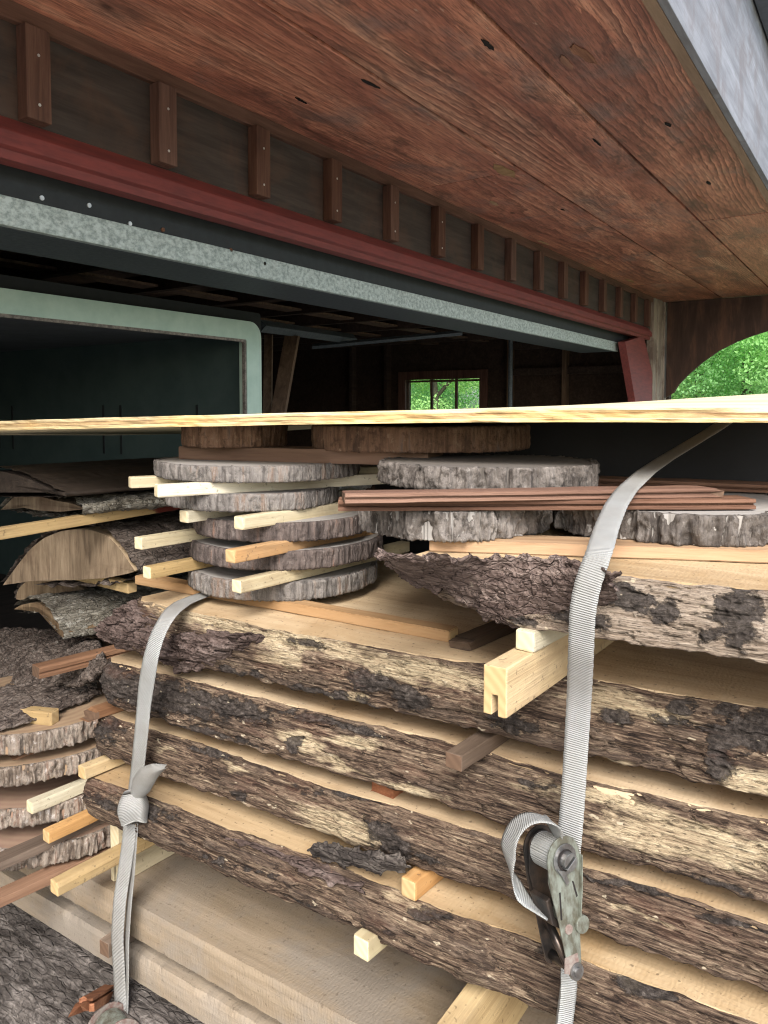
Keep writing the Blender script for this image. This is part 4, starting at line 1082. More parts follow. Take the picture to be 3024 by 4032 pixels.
hand = arc(0, 0, .0215, 180, 360, 20) + [(.021, .03), (.018, .055), (.014, .075), (.0125, .105)] + arc(.005, .1085, .0085, 0, 180, 10) + [(-.006, .095), (-.012, .06), (-.019, .03)]
base_o = arc(0.002, 0, .0175, 180, 360, 16) + [(.019, .03), (.018, .056)] + arc(.012, .066, .0085, -20, 150, 8) + [(-.010, .05), (-.017, .02)]
plate('handle_plate', .0158, [(-a, c) for a, c in hand], .0016, 'zinc_olive')
plate('handle_plate', -.0174, [(-a, c) for a, c in hand], .0016, 'dark_steel')
plate('frame_plate', .0128, [(-a + .002, c) for a, c in base_o], .0016, 'zinc_olive')
plate('frame_plate', -.0144, [(-a + .002, c) for a, c in base_o], .0016, 'dark_steel')
plate('ratchet_wheel', .0180, arc(0, 0, .0150, 0, 345, 24), .0012, 'steel')
plate('wheel_opening', .0194, arc(0, .0005, .0105, 0, 345, 24), .0005, 'crack_black')
plate('pawl', .0196, [(.013, .006), (.006, .016), (.002, .024), (-.002, .022), (.003, .010)], .0012, 'steel')
plate('edge_flange', .0174, [(-.0205, .0), (-.0215, .0), (-.0185, .030), (-.0130, .060), (-.0120, .060), (-.0172, .030)], .004, 'zinc_olive')
# wound webbing on the spool
n = 40; V = []; uv = []
ss = np.linspace(-.0122, .0122, 14)
for i in range(n):
    a = 2 * math.pi * i / n
    for s_ in ss:
        V.append(L3(s_, .0168 * math.cos(a), .0168 * math.sin(a))); uv.append(((s_ / .0244) + .5, a * .0135))
Fs = [(i * 14 + j, ((i + 1) % n) * 14 + j, ((i + 1) % n) * 14 + j + 1, i * 14 + j + 1) for i in range(n) for j in range(13)] + [tuple(i * 14 for i in range(n)), tuple(i * 14 + 13 for i in range(n - 1, -1, -1))]
mk('wound_webbing', V, Fs, 'webbing', ROOT_R, smooth=False, uv=uv)
b = MB()
for sg in (1, -1):
    prf = [(math.cos(R(a)) * .0082, sg * (.0014 + .0070 * math.sin(R(a)))) for a in np.linspace(0, 180, 10)]
    rot = R(35); prf = [(x * math.cos(rot) - y * math.sin(rot), x * math.sin(rot) + y * math.cos(rot)) for x, y in prf]
    b.prism([L3(-.020, x, y) for x, y in prf], AX * .045)
b.out('spindle', 'steel', ROOT_R, bevel=.0004)
b = MB(); b.tube([L3(-.0174, -.005, .1085), L3(.0158, -.005, .1085)], .0045, 16); b.out('handle_bar', 'dark_steel', ROOT_R, smooth=True)
b = MB(); b.tube([L3(-.018, -.002, .070), L3(.010, -.002, .105)], .0042, 14); b.out('grip_rod', 'dark_steel', ROOT_R, smooth=True)
b = MB(); b.tube([L3(-.016, -.0155, .066), L3(.021, -.0155, .066)], .0075, 18); b.out('frame_bolt', 'zinc_olive', ROOT_R, smooth=False, bevel=.0006)
b = MB(); b.tube([L3(.0172, -.005, .1085), L3(.0192, -.005, .1085)], .0072, 20); b.tube([L3(.0190, -.005, .1085), L3(.0212, -.005, .1085)], .0042, 14); b.out('handle_bolt', 'steel', ROOT_R, bevel=.0004)
b = MB(); b.tube([L3(.0172, .001, .067), L3(.0186, .001, .067)], .0042, 14); b.out('rivet', 'rusty_zinc', ROOT_R, bevel=.0004)
plate('rust_band', .0172, [(.0085, .092), (.0105, .106), (-.001, .111), (-.0095, .100), (-.0085, .092)], .0004, 'rusty_zinc', bevel=0)
b = MB()
b.prism([L3(.0173, x, y) for x, y in [(.008, .030), (.0098, .030), (.0102, .056), (.0084, .056)]], AX * .0006)
b.out('slot', 'crack_black', ROOT_R); b = MB()
b.prism([L3(.0173, x, y) for x, y in [(-.010, .024), (-.008, .023), (-.0125, .040), (-.0142, .039)]], AX * .0006)
b.out('slot', 'crack_black', ROOT_R)
b = MB(); b.prism([L3(-.011, x, y) for x, y in [(.016, .035), (.022, .037), (.016, .062), (.006, .068), (.004, .062), (.012, .055)]], AX * .022); b.out('release_lever', 'dark_steel', ROOT_R, bevel=.0012)
# free tail looping out of the spool
tl = [L3(.0, -.004, -.0185), hit(2190, 3238, Y=.632), hit(2120, 3212, Y=.622), hit(2062, 3222, Y=.616), hit(2015, 3275, Y=.612), hit(1996, 3350, Y=.612), hit(2006, 3430, Y=.614), hit(2040, 3510, Y=.618), hit(2090, 3562, Y=.622), hit(2155, 3612, Y=.624)]
wdir = np.array([AX * .95 + NO * .25] * 4 + [AX * .95 + NO * .2, AX + NO * .1 - DN * .2, AX * .8 + NO * .5, AX * .55 + NO * .8, AX * .45 + NO * .8 - DN * .3, AX * .3 + NO * .8 - DN * .5])
ribbon('webbing_tail', tl, wdir, .0235, .0018, ROOT_R)

# left strap
ROOT_L = empty('ratchet_strap', hit(540, 3000, Y=.69), 'thin grey strap tied in a knot at the left ends of the slabs', 'strap', STG)
lf = [hit(830, 2332, Z=-.262), hit(772, 2352, Z=-.262), hit(718, 2374, Y=.70), hit(675, 2408, Y=.665), hit(638, 2460, Y=.645), hit(612, 2520, Y=.637), hit(594, 2590, Y=.634), hit(582, 2660, Y=.640), hit(569, 2745, Y=.650), hit(555, 2899, Y=.658), hit(540, 3041, Y=.662), hit(526, 3150, Y=.662)]
ribbon('webbing', lf, XD, .0255, .0016, ROOT_L, soil_shade=([0, .12, .2, .28, .4, .9, 1], [.3, .1, .35, .3, 0, .12, .2]))
st1 = [hit(512, 3190, Y=.660), hit(508, 3300, Y=.662), hit(494, 3400, Y=.664), hit(471, 3545, Y=.661), hit(461, 3690, Y=.661), hit(468, 3810, Y=.663), hit(474, 3940, Y=.665), hit(474, 4030, Y=.667)]
st2 = [hit(538, 3190, Y=.666), hit(529, 3330, Y=.668), hit(520, 3450, Y=.670), hit(510, 3545, Y=.668), hit(500, 3690, Y=.667), hit(499, 3830, Y=.668), hit(497, 3960, Y=.669), hit(494, 4030, Y=.670)]
ribbon('webbing', st1, np.array([.98, .18, 0]), .0215, .0016, ROOT_L, soil_shade=([0, .5, 1], [.2, .35, .25]))
ribbon('webbing', st2, np.array([.9, -.42, 0]), .0225, .0016, ROOT_L, soil_shade=([0, .5, 1], [.25, .3, .2]))
# knot: a short wrapped band, pinched below, and a curled free end
kc = hit(521, 3172, Y=.654)
n, m = 48, 16; V = []; uv = []
for j in range(m):
    t_ = j / (m - 1); z = .020 - .040 * t_
    for i in range(n):
        a = 2 * math.pi * i / n
        rx = .0150 + .0055 * math.sin(math.pi * min(1, t_ * 1.2)) + .006 * t_; ry = .011 + .006 * math.sin(math.pi * t_)
        sl = .35 * math.cos(a) * .012
        V.append(kc + np.array([rx * math.cos(a) + .0035 * t_, ry * math.sin(a) - .002 * math.sin(3 * a + 2 * t_), z + sl - .004 * math.sin(2 * a) * t_])); uv.append((a / 6.283 * 2 % 1, t_ * .04 + .006 * math.sin(a)))
Fs = [(j * n + i, j * n + (i + 1) % n, (j + 1) * n + (i + 1) % n, (j + 1) * n + i) for j in range(m - 1) for i in range(n)] + [tuple(range(n)), tuple(range(m * n - 1, (m - 1) * n - 1, -1))]
mk('knot', V, Fs, 'webbing', ROOT_L, smooth=True, uv=uv, attrs={'soil_shade': [.25] * len(V)})
kt = [hit(528, 3150, Y=.650), hit(545, 3105, Y=.640), hit(566, 3066, Y=.632), hit(600, 3040, Y=.630), hit(646, 3026, Y=.630)]
ribbon('strap_end', kt, np.array([[.9, .4, -.2], [.9, .3, -.4], [.7, .3, -.8], [.4, .3, -1], [.2, .2, -1]]), [.018, .028, .027, .017, .003], .0016, ROOT_L, soil_shade=([0, 1], [.3, .3]), cup=.006)
# tie-down cup at the very bottom
b = MB()
cc = hit(448, 4040, Y=.640)
b.tube([cc + np.array([-.019, .004, -.01]), cc + np.array([.017, -.004, -.01])], .0225, 26)
b.out('spool_drum', 'zinc_olive', ROOT_L, bevel=.001)
b = MB(); b.tube([cc + np.array([-.022, .005, -.01]), cc + np.array([-.0195, .0042, -.01])], .029, 26); b.tube([cc + np.array([.0175, -.0042, -.01]), cc + np.array([.020, -.005, -.01])], .029, 26)
b.out('drum_flange', 'rusty_zinc', ROOT_L, bevel=.0006)

# ------------------------------------------------------------------ trailer that carries the pile
tr = empty('flatbed_trailer', (-.4, 1.25, -E + .0), 'low flatbed trailer with a worn plank deck under the pile', 'trailer')
b = MB()
for k in range(10): b.box((-2.0, .50 + k * .15, -1.08), (1.3, .645 + k * .15, -1.048))
b.out('deck', 'deck_wood', tr, bevel=.002)
b = MB(); b.box((-2.0, .55, -1.18), (1.3, .61, -1.082)); b.box((-2.0, 1.86, -1.18), (1.3, 1.92, -1.082)); b.box((-1.9, .612, -1.17), (-1.84, 1.858, -1.083)); b.box((1.2, .612, -1.17), (1.26, 1.858, -1.083))
b.out('frame', 'dark_steel', tr)
for yy in (.42, 2.02):
    w = MB(); w.tube([(-.3, yy - .08, -1.25), (-.3, yy + .08, -1.25)], .30, 28); wh = w.out('tyre', 'black_rubber', tr, bevel=.02)
    w = MB(); w.tube([(-.3, yy - .085, -1.25), (-.3, yy + .085, -1.25)], .16, 24); w.out('rim', 'steel', tr, bevel=.008)

# ------------------------------------------------------------------ garage
XW, ZS, XE = -1.83, .987, -.505
YA, YB = -3.2, 7.55                        # side walls
GA = empty('garage', (-4.6, 2.2, -E), 'dark brown board and batten garage with a red framed wide doorway and deep eaves', 'garage')
# soffit planks
b = MB()
xsn = [XW - .05, -1.318, -.888, XE]
rs = random.Random(4)
joints = [[-1.3, 3.02, 6.3], [.8, 5.4], [-.6, 4.35, 6.9]]
for i in range(3):
    ys = [YA - .6] + joints[i] + [8.35]
    for a, c in zip(ys[:-1], ys[1:]):
        b.box((xsn[i] + .006, a + .0015, ZS + rs.uniform(0, .003)), (xsn[i + 1] - .006, c - .0015, ZS + .022))
so = b.out('soffit', 'soffit_planks', GA, bevel=.003)
rs = random.Random(9)
for (x, y, rx, ry, m_) in [(1985, 672, .10, .028, 'lath_tan'), (1945, 800, .05, .012, 'lath_tan'), (2140, 955, .07, .012, 'lath_tan'), (2480, 1105, .10, .015, 'lath_tan'), (2330, 1055, .05, .008, 'lath_tan'),
                           (2300, 215, .075, .016, 'stick_red'), (2230, 245, .05, .010, 'stick_red'), (2760, 785, .09, .008, 'stick_red'), (1920, 175, .035, .008, 'crack_black'), (2630, 490, .025, .008, 'crack_black'), (2790, 720, .03, .007, 'crack_black'),
                           (2215, 825, .02, .005, 'crack_black'), (1460, 330, .045, .007, 'crack_black'), (1185, 395, .03, .006, 'crack_black'), (2350, 560, .05, .005, 'crack_black')]:
    c = hit(x, y, Z=ZS - .0005); n_ = 22; an = rs.uniform(-.12, .12)
    pl = []
    for q in range(n_):
        th_ = 2 * math.pi * q / n_; k_ = 1 + rs.uniform(-.3, .3)
        u_, v_ = ry * k_ * math.cos(th_), rx * (1 + rs.uniform(-.15, .15)) * math.sin(th_)
        pl.append(c + np.array([u_ + an * v_, v_, 0]))
    b = MB(); b.prism(pl, (0, 0, -.0012)); b.out('knot' if m_ == 'crack_black' else 'torn_spot', m_, so)
# roof above (slopes up from the eave)
b = MB(); b.prism([(XE - .01, YA - .6, ZS + .60), (-5.2, YA - .6, ZS + 2.5), (-9.4, YA - .6, ZS + .1), (-9.4, YA - .6, ZS + .2), (-5.2, YA - .6, ZS + 2.62), (XE + .06, YA - .6, ZS + .74), (XE + .06, YA - .6, ZS + .65)], (0, 8.4 - YA + .6, 0))
b.out('roof', 'interior_wood', GA)
b = MB(); b.box((XW - .1, YA - .55, ZS + .0262), (XE - .005, 8.3, ZS + .05)); b.out('gap_shade', 'crack_black', GA)  # black sheet added so the gaps between soffit planks look shaded
b = MB(); b.box((-8.5, YA - .5, ZS + .6), (XW - .1, 8.2, ZS + .62)); b.out('loft_floor', 'interior_wood', GA)
b = MB(); b.box((XE, YA - .6, ZS - .006), (XE + .022, 8.35, ZS + .64)); b.out('fascia_board', 'fascia', GA, bevel=.002)
b = MB(); b.box((XE - .030, YA - .6, ZS - .008), (XE - .001, 8.35, ZS - .0005)); b.out('eave_trim', 'fascia_edge', GA)
# gutter along the fascia
b = MB(); ZG = ZS + .36; prof = [(XE + .026, ZG + .17), (XE + .03, ZG + .16), (XE + .09, ZG + .165), (XE + .115, ZG + .20), (XE + .115, ZG + .28), (XE + .108, ZG + .28), (XE + .105, ZG + .205), (XE + .085, ZG + .175), (XE + .033, ZG + .172), (XE + .033, ZG + .27), (XE + .026, ZG + .27)]
b.prism([(x, YA - .6, z) for x, z in prof], (0, 8.95 - YA, 0)); b.out('gutter', 'gutter_paint', GA)
# header wall over the doorway
ZR0, ZR1 = .608, .702
b = MB(); b.box((XW - .03, YA, ZR1 - .05), (XW, YB - .12, ZS + .02)); b.out('wall_panel', 'wall_panel', GA)
b = MB(); b.box((XW, YA, ZS - .045), (XW + .020, YB - .12, ZS + .001)); b.out('frieze_board', 'frieze', GA, bevel=.002)
yb0 = hit(90, 260, X=XW + .042)[1]
k = 0
yy = yb0 - .406 * 6
while yy < 7.15:
    b = MB(); b.box((XW + .0005, yy, ZR1 + .012), (XW + .042, yy + .066, ZS - .045 - .001 if yy > 90 else ZS - .0465)); bt = b.out('batten', 'batten', GA, bevel=.0025)
    if .9 < yy < 3.2:
        for zz in (ZR1 + .05, ZR1 + .17):
            nb = MB(); nb.tube([(XW + .0415, yy + .033, zz), (XW + .0435, yy + .033, zz)], .0038, 10); nb.out('nail', 'nail_head', bt)
    yy += .4075; k += 1
# red lintel trim in three facets
b = MB()
prf = [(XW + .001, ZR1 + .010), (XW + .034, ZR1 - .028), (XW + .038, ZR1 - .034), (XW + .040, ZR1 - .070), (XW + .024, ZR1 - .076), (XW + .022, ZR0 - .004), (XW - .035, ZR0 - .002), (XW - .035, ZR1 - .05), (XW + .001, ZR1 - .05)]
b.prism([(x, YA, z) for x, z in prf], (0, 6.95 - YA, 0)); b.out('lintel_trim', 'red_paint', GA, bevel=.0015)
# slanted red brace and post at the far end
pa = [hit(2462, 1345, X=XW + .025), hit(2535, 1322, X=XW + .025), hit(2592, 1570, X=XW + .025), hit(2600, 1720, X=XW + .025), hit(2500, 1720, X=XW + .025), hit(2500, 1570, X=XW + .025)]
b = MB(); b.prism(pa, (-.06, 0, 0)); b.out('corner_brace', 'red_paint', GA, bevel=.002)
yp = hit(2570, 1400, X=XW + .04)[1]
b = MB()
for q in range(4):
    y0 = yp + .06 + q * .115; b.box((XW - .03 + .006 * (q % 2), y0, -E), (XW + .03 + .008 * (q % 2), y0 + .11, ZS - .002))
b.out('corner_post', 'post_grey', GA, bevel=.003)
# curved eave bracket, in the plane of the side wall
yk = 7.42
curve = [hit(x, y, Y=yk) for x, y in [(2652, 1545), (2670, 1515), (2705, 1478), (2760, 1430), (2830, 1380), (2900, 1345), (2960, 1322), (3024, 1302), (3100, 1288)]]
tp = [np.array([XE - .35 + .9, yk, ZS]), np.array([XW + .05, yk, ZS])]
poly = [np.array([XW + .05, yk, curve[0][2] - .05])] + curve + [np.array([XE - .03, yk, curve[-1][2]]), np.array([XE - .03, yk, ZS - .004]), np.array([XW + .05, yk, ZS - .004])]
b = MB(); b.prism(poly, (0, .05, 0)); b.out('eave_bracket', 'bracket_wood', GA, bevel=.002)
# black board and galvanised door rail behind the lintel
b = MB(); b.box((XW - .095, YA, .50), (XW - .07, 6.6, .70)); bb = b.out('rail_board', 'black_board', GA)
for k, (x, y) in enumerate([(163, 780), (349, 809), (510, 881), (640, 905), (908, 985), (1040, 1038)]):
    p = hit(x, y, X=XW - .07); b = MB(); b.tube([p, p + np.array([.004, 0, 0])], .0065, 12); b.out('nail', 'nail_head' if k < 3 else 'rust_nail', bb)
zr_b = hit(0, 889, X=XW - .085)[2]; zr_t = hit(0, 772, X=XW - .085)[2]
b = MB(); b.box((XW - .092, YA, zr_b), (XW - .066, 6.32, zr_t)); b.out('door_rail', 'galvanised', GA, bevel=.003)
xin = -2.20
b = MB(); b.box((xin, YA, zr_b + .001), (XW - .0935, 6.30, zr_b + .012)); b.out('rail_flange', 'galv_dark', GA)
# interior shell
b = MB()
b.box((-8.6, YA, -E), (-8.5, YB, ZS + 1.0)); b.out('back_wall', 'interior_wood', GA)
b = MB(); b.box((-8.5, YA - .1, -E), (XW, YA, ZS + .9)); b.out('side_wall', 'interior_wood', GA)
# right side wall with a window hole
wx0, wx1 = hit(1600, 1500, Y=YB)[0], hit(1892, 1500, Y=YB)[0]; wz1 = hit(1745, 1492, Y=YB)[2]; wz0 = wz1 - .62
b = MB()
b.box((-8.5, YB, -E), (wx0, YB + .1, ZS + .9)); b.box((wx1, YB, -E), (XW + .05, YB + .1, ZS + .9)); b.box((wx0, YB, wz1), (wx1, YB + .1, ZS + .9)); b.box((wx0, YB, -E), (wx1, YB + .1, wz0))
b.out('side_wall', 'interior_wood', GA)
fr = MB()
fr.box((wx0 - .09, YB - .03, wz0 - .09), (wx0, YB - .002, wz1 + .09)); fr.box((wx1, YB - .03, wz0 - .09), (wx1 + .09, YB - .002, wz1 + .09)); fr.box((wx0, YB - .03, wz1), (wx1, YB - .002, wz1 + .09)); fr.box((wx0, YB - .03, wz0 - .09), (wx1, YB - .002, wz0))
wf = fr.out('window', 'batten', GA)
wn = wx1 - wx0; s_ = MB()
for q in range(4):
    x = wx0 + wn * q / 3; s_.box((max(wx0 + .001, x - .014), YB + .03, wz0 + .001), (min(wx1 - .001, x + .014), YB + .055, wz1 - .001))
for z in (wz0 + .02, wz0 + .22, wz1 - .02):
    for q in range(3):
        s_.box((wx0 + wn * q / 3 + .0145, YB + .032, z - .012), (wx0 + wn * (q + 1) / 3 - .0145, YB + .053, z + .012))
s_.out('sash', 'stud_wood', wf)
g = MB(); g.box((wx0 + .002, YB + .041, wz0 + .002), (wx1 - .002, YB + .043, wz1 - .002)); g.out('pane', 'window_glass', wf)
for x in (wx0 - .75, wx0 - .25, wx1 + .35, wx1 + .95):
    b = MB(); b.box((x, YB - .09, -E), (x + .045, YB - .003, ZS)); b.out('stud', 'stud_wood' if x > wx1 else 'interior_wood', GA)
for zz in (.35, .62):
    b = MB(); b.box((wx1 + .40, YB - .06, zz), (XW - .1, YB - .003, zz + .07)); b.out('wall_rail', 'interior_wood', GA)
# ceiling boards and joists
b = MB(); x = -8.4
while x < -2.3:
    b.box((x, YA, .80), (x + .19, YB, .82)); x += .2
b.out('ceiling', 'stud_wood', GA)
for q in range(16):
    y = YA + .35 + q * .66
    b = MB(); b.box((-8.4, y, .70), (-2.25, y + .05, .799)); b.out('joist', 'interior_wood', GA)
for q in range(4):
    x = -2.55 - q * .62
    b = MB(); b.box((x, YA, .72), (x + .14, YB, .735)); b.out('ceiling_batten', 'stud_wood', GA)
# steel tracks and a pole inside
b = MB(); b.tube([hit(1025, 1283, Y=3.2), hit(1390, 1335, Y=4.5)], .035, 4); b.out('door_track', 'galv_dark', GA)
b = MB(); b.tube([hit(1230, 1365, Y=4.2), hit(1820, 1310, Y=4.6)], .018, 4); b.out('door_track', 'galv_dark', GA)
p = hit(2010, 1450, Y=6.4)
b = MB(); b.tube([(p[0], p[1], -E), (p[0], p[1], .70)], .02, 10); b.out('steel_pole', 'galv_dark', GA)
b = MB(); b.box((-8.6, YA, -E), (XW + .02, YB, -E + .004)); b.out('floor_slab', 'concrete', GA)

# planks leaning in the dark behind the box
for k, (a, c, w) in enumerate([((1040, 1330), (1035, 1640), .05), ((1118, 1335), (1062, 1640), .085)]):
    p, q = hit(*a, Y=3.55), hit(*c, Y=3.35)
    d = (p - q) / (p - q)[2]; q2 = q + d * (-E - q[2]); p2 = p + d * .02
    b = MB(); b.prism([q2, q2 + np.array([w * .9, w * .4, 0]), q2 + np.array([w * .8, w * .75, 0]), q2 + np.array([-.01, w * .35, 0])], p2 - q2)
    tag(b.out('leaning_plank', 'stud_wood'), ['thin plank leaning close to the pale green frame inside', 'wider plank leaning in the dark between the pale green frame and the window'][k], 'plank')

# ------------------------------------------------------------------ box body parked inside
XB = -2.60
BX = empty('box_body', (-4.3, 1.0, -E), 'box truck body with a pale green door frame standing in the garage', 'truck body')
zo = hit(0, 1080, X=XB)[2]; zg1 = hit(0, 1138, X=XB)[2]; zg0 = hit(0, 1237, X=XB)[2]
yo = hit(1028, 1500, X=XB)[1]; yg1 = hit(1012, 1500, X=XB)[1]; yg0 = hit(955, 1500, X=XB)[1]
yl = -.35; zf = -1.15
# rounded-corner frame
def rframe(y0, y1, z0, z1, r, n=10):
    return [(y0, z0), (y1, z0)] + [(y1 - r + r * math.cos(a), z1 - r + r * math.sin(a)) for a in np.linspace(0, math.pi / 2, n)] + [(y0 + r - r * math.sin(a), z1 - r + r * math.cos(a)) for a in np.linspace(0, math.pi / 2, n)]
def frame_ring(name, outer, inner, x0, x1, mat, parent, bevel=.0):
    n = len(outer); V = []
    for x in (x0, x1):
        V += [(x, y, z) for y, z in outer] + [(x, y, z) for y, z in inner]
    Fs = []
    for i in range(n):
        j = (i + 1) % n
        if i == 0: pass
        Fs += [(i, j, n + j, n + i), (2 * n + j, 2 * n + i, 3 * n + i, 3 * n + j), (j, i, 2 * n + i, 2 * n + j), (n + i, n + j, 3 * n + j, 3 * n + i)]
    m = MB(); m.add(V, Fs); return m.out(name, mat, parent)
O1 = rframe(yl - .12, yo, zf, zo, .015); O2 = rframe(yl - .10, yg1, zf + .01, zg1, .075); O3_ = rframe(yl, yg0, zf + .1, zg0, .012)
frame_ring('door_frame', O2, O3_, XB + .03, XB - .02, 'green_paint', BX)
frame_ring('outer_edge', O1, [(y, z) for y, z in O2], XB + .0, XB - .05, 'black_rubber', BX)
O4 = rframe(yl + .012, yg0 - .010, zf + .112, zg0 - .012, .01)
frame_ring('gasket', O3_, O4, XB + .026, XB + .008, 'gasket', BX)
b = MB(); b.box((-6.4, yg0 + .03, zf), (XB - .051, yo - .001, zo - .002)); b.out('side_panel', 'teal_panel', BX)
b = MB(); b.box((-6.4, yl - .119, zf), (XB - .051, yl - .03, zo - .002)); b.out('side_panel', 'teal_panel', BX)
b = MB(); b.box((-6.4, yl - .029, zg0 + .03), (XB - .051, yg0 + .029, zo - .003)); b.out('roof_panel', 'dark_ceiling', BX)
b = MB(); b.box((-6.46, yl - .119, zf), (-6.401, yo - .001, zo - .002)); b.out('front_panel', 'teal_panel', BX)
b = MB(); b.box((-6.4, yl - .029, zf), (XB - .051, yg0 + .029, zf + .09)); b.out('floor_panel', 'board_dark', BX)
for x in (-2.95, -3.55, -3.7, -4.6, -4.75):
    b = MB(); b.box((x, yg0 + .024, -.25), (x + .012, yg0 + .0295, .02)); b.out('slot', 'black_rubber', BX)
for yy in (yl + .1, yo - .1):
    for xx in (-3.2, -5.6):
        w = MB(); w.tube([(xx, yy - .1, -E + .35), (xx, yy + .1, -E + .35)], .345, 24); w.out('tyre', 'black_rubber', BX, bevel=.02)

# ------------------------------------------------------------------ ground and trees
def sheet(name, x0, y0, x1, y1, z, mat, nx=2, ny=2, amp=0):
    xs, ys = np.linspace(x0, x1, nx), np.linspace(y0, y1, ny)
    V = np.array([(x, y, z) for x in xs for y in ys], float)
    if amp: V[:, 2] += amp * fbm(V * .08, 4, 3)
    o = mk(name, V, gridf(nx, ny), mat, None, org=(0, 0, z)); o['kind'] = 'structure'; return o


sheet('lawn', -260, -260, 260, 260, -E - .05, 'grass', 90, 90, .0)
sheet('driveway', XW + .03, -9, 9, 5.2, -E - .004, 'gravel')
CROWN, TRUNK = [], []
for k in range(3):
    rg = np.random.RandomState(20 + k)
    P = []
    for c in range(46):
        u = rg.normal(size=3); u /= np.linalg.norm(u); rr = rg.uniform(.35, 1) ** .6
        cen = np.array([u[0] * 2.3 * rr, u[1] * 2.3 * rr, 3.5 + u[2] * 2.9 * rr]); cr = rg.uniform(.45, .95)
        m = 620
        q = rg.normal(size=(m, 3)); q /= np.linalg.norm(q, axis=1)[:, None]; q *= (rg.uniform(.2, 1, (m, 1)) ** .5) * cr
        P.append(cen + q * [1, 1, .7])
    P = np.vstack(P); N = len(P)
    a = rg.normal(size=(N, 3)); a /= np.linalg.norm(a, axis=1)[:, None]; bb = np.cross(a, rg.normal(size=(N, 3))); bb /= np.linalg.norm(bb, axis=1)[:, None]
    s_ = rg.uniform(.022, .048, (N, 1))
    V = np.stack([P - a * s_, P + bb * s_ * .55, P + a * s_, P - bb * s_ * .55], 1).reshape(-1, 3)
    CROWN.append((V, [(4 * i, 4 * i + 1, 4 * i + 2, 4 * i + 3) for i in range(N)]))
protos = {}
tl = []
rg = random.Random(12)
for i in range(16):       # beyond the eave bracket
    t_ = 30 + (i % 4) * 8 + rg.uniform(-2, 2); px = 2560 + (i // 4) * 190 + (i % 2) * 90
    tl.append((hit(px, 1500, Z=None, Y=t_), rg.uniform(1.3, 1.7) * (1 + (i % 4) * .2), i))
for i in range(5):        # seen through the window
    t_ = 20 + (i % 3) * 6; px = 1560 + (i // 3) * 150 + (i % 3) * 40
    tl.append((hit(px, 1500, Y=t_), rg.uniform(1.1, 1.5), i + 16))
TL = ['bright green young tree', 'full green leafy tree', 'dark green leafy tree']
for (p, sc, i) in tl:
    k = i % 3
    win = i >= 16
    where = 'seen through the garage window' if win else 'beyond the curved eave bracket'
    if k not in protos:
        tr_ = empty('tree', (0, 0, 0))
        mk('crown', CROWN[k][0], CROWN[k][1], 'leaf_%d' % k, tr_)
        b = MB(); b.tube([(0, 0, -.1), (.05, .02, 1.2), (-.03, .05, 2.6), (.05, 0, 4.6)], [.16, .12, .09, .03], 9)
        for q in range(5):
            an = q * 1.4; b.tube([(0, 0, 1.7 + q * .4), (.7 * math.cos(an), .7 * math.sin(an), 2.5 + q * .4), (1.5 * math.cos(an), 1.5 * math.sin(an), 3.2 + q * .45)], [.06, .04, .015], 6)
        b.out('trunk', 'trunk', tr_, smooth=True)
        protos[k] = tr_; o = tr_
    else:
        src = protos[k]; o = src.copy(); COL.objects.link(o)
        for ch in list(src.children):
            c_ = ch.copy(); COL.objects.link(c_); c_.parent = o
    o.location = (p[0], p[1], -.05); o.rotation_euler = (0, 0, i * 1.7); o.scale = (sc, sc, sc * (1.05 if not win else .95))
    ORG[o.name] = np.array([p[0], p[1], -E])
    tag(o, TL[k] + ' ' + where, 'tree', 'trees ' + where)

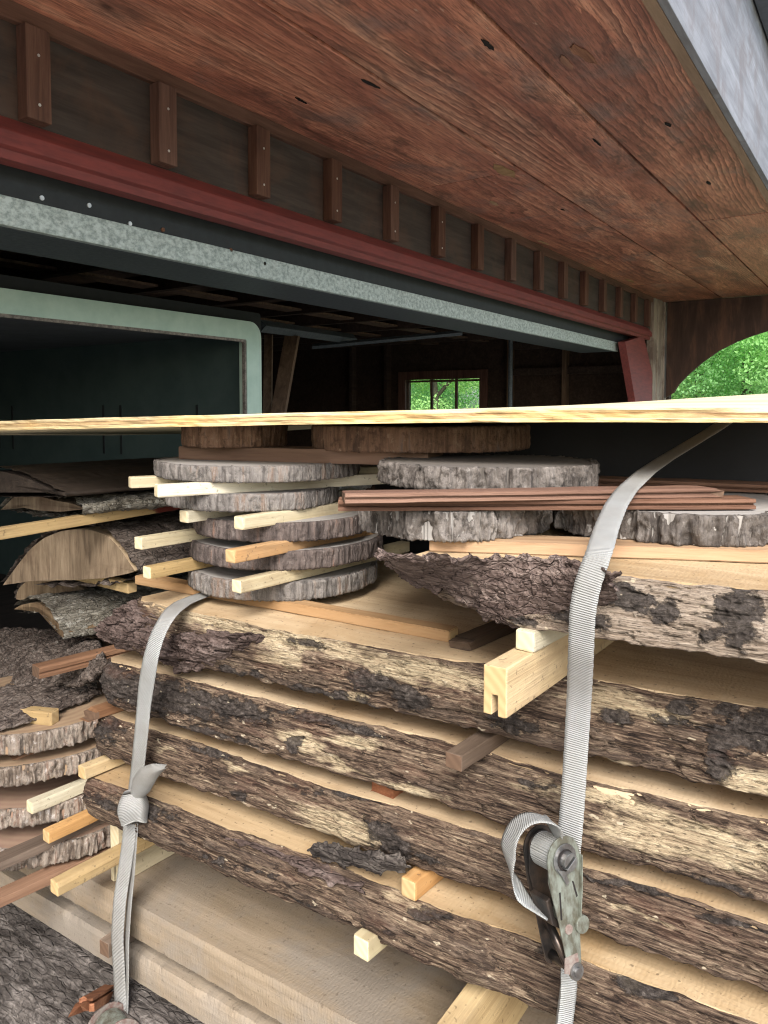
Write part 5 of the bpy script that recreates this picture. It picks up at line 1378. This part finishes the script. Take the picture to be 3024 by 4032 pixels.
# ------------------------------------------------------------------ light, camera
w = bpy.data.worlds.new('World'); bpy.context.scene.world = w; w.use_nodes = True
nt = w.node_tree; nt.nodes.clear()
ou = nt.nodes.new('ShaderNodeOutputWorld'); bg = nt.nodes.new('ShaderNodeBackground'); sk = nt.nodes.new('ShaderNodeTexSky')
hs = nt.nodes.new('ShaderNodeHueSaturation'); hs.inputs['Saturation'].default_value = .90
sk.sky_type = 'NISHITA'; sk.sun_disc = False
SUN_EL, SUN_AZ = 43, 148                   # azimuth: compass bearing from +Y towards +X
sk.sun_elevation = R(SUN_EL); sk.sun_rotation = R(SUN_AZ); sk.dust_density = 3.0; sk.air_density = 1.0
bg.inputs[1].default_value = .15
nt.links.new(sk.outputs[0], hs.inputs['Color']); nt.links.new(hs.outputs[0], bg.inputs[0]); nt.links.new(bg.outputs[0], ou.inputs[0])
sl = bpy.data.lights.new('Sun', 'SUN'); sl.energy = 1.8; sl.angle = R(30); sl.color = (1.0, .985, .965)
so_ = bpy.data.objects.new('sun', sl); COL.objects.link(so_)
dv = Vector((math.sin(R(SUN_AZ)) * math.cos(R(SUN_EL)), math.cos(R(SUN_AZ)) * math.cos(R(SUN_EL)), math.sin(R(SUN_EL))))
so_.rotation_euler = dv.to_track_quat('Z', 'Y').to_euler(); so_.location = (4, -4, 8)

cam = bpy.data.cameras.new('Camera'); co = bpy.data.objects.new('camera', cam); COL.objects.link(co)
cam.sensor_fit = 'VERTICAL'; cam.sensor_height = 24.0; cam.lens = 24.0 * FPX / 4032.0
cam.shift_y = -(2016.0 - CY) / 4032.0
cam.clip_start = .02; cam.clip_end = 900
M3 = Matrix(((RT[0], UC[0], -FC[0]), (RT[1], UC[1], -FC[1]), (RT[2], UC[2], -FC[2])))
co.rotation_euler = M3.to_euler(); co.location = (0, 0, E)
sc = bpy.context.scene; sc.camera = co
sc.view_settings.view_transform = 'Standard'; sc.view_settings.look = 'None'; sc.view_settings.exposure = 1.52; sc.view_settings.gamma = 1.0
sc.cycles.use_denoising = True; sc.cycles.denoiser = 'OPENIMAGEDENOISE'; sc.cycles.denoising_input_passes = 'RGB_ALBEDO_NORMAL'; sc.cycles.denoising_prefilter = 'ACCURATE'; sc.cycles.use_adaptive_sampling = False; sc.cycles.filter_width = 1.15
sc.cycles.max_bounces = 10; sc.cycles.diffuse_bounces = 6
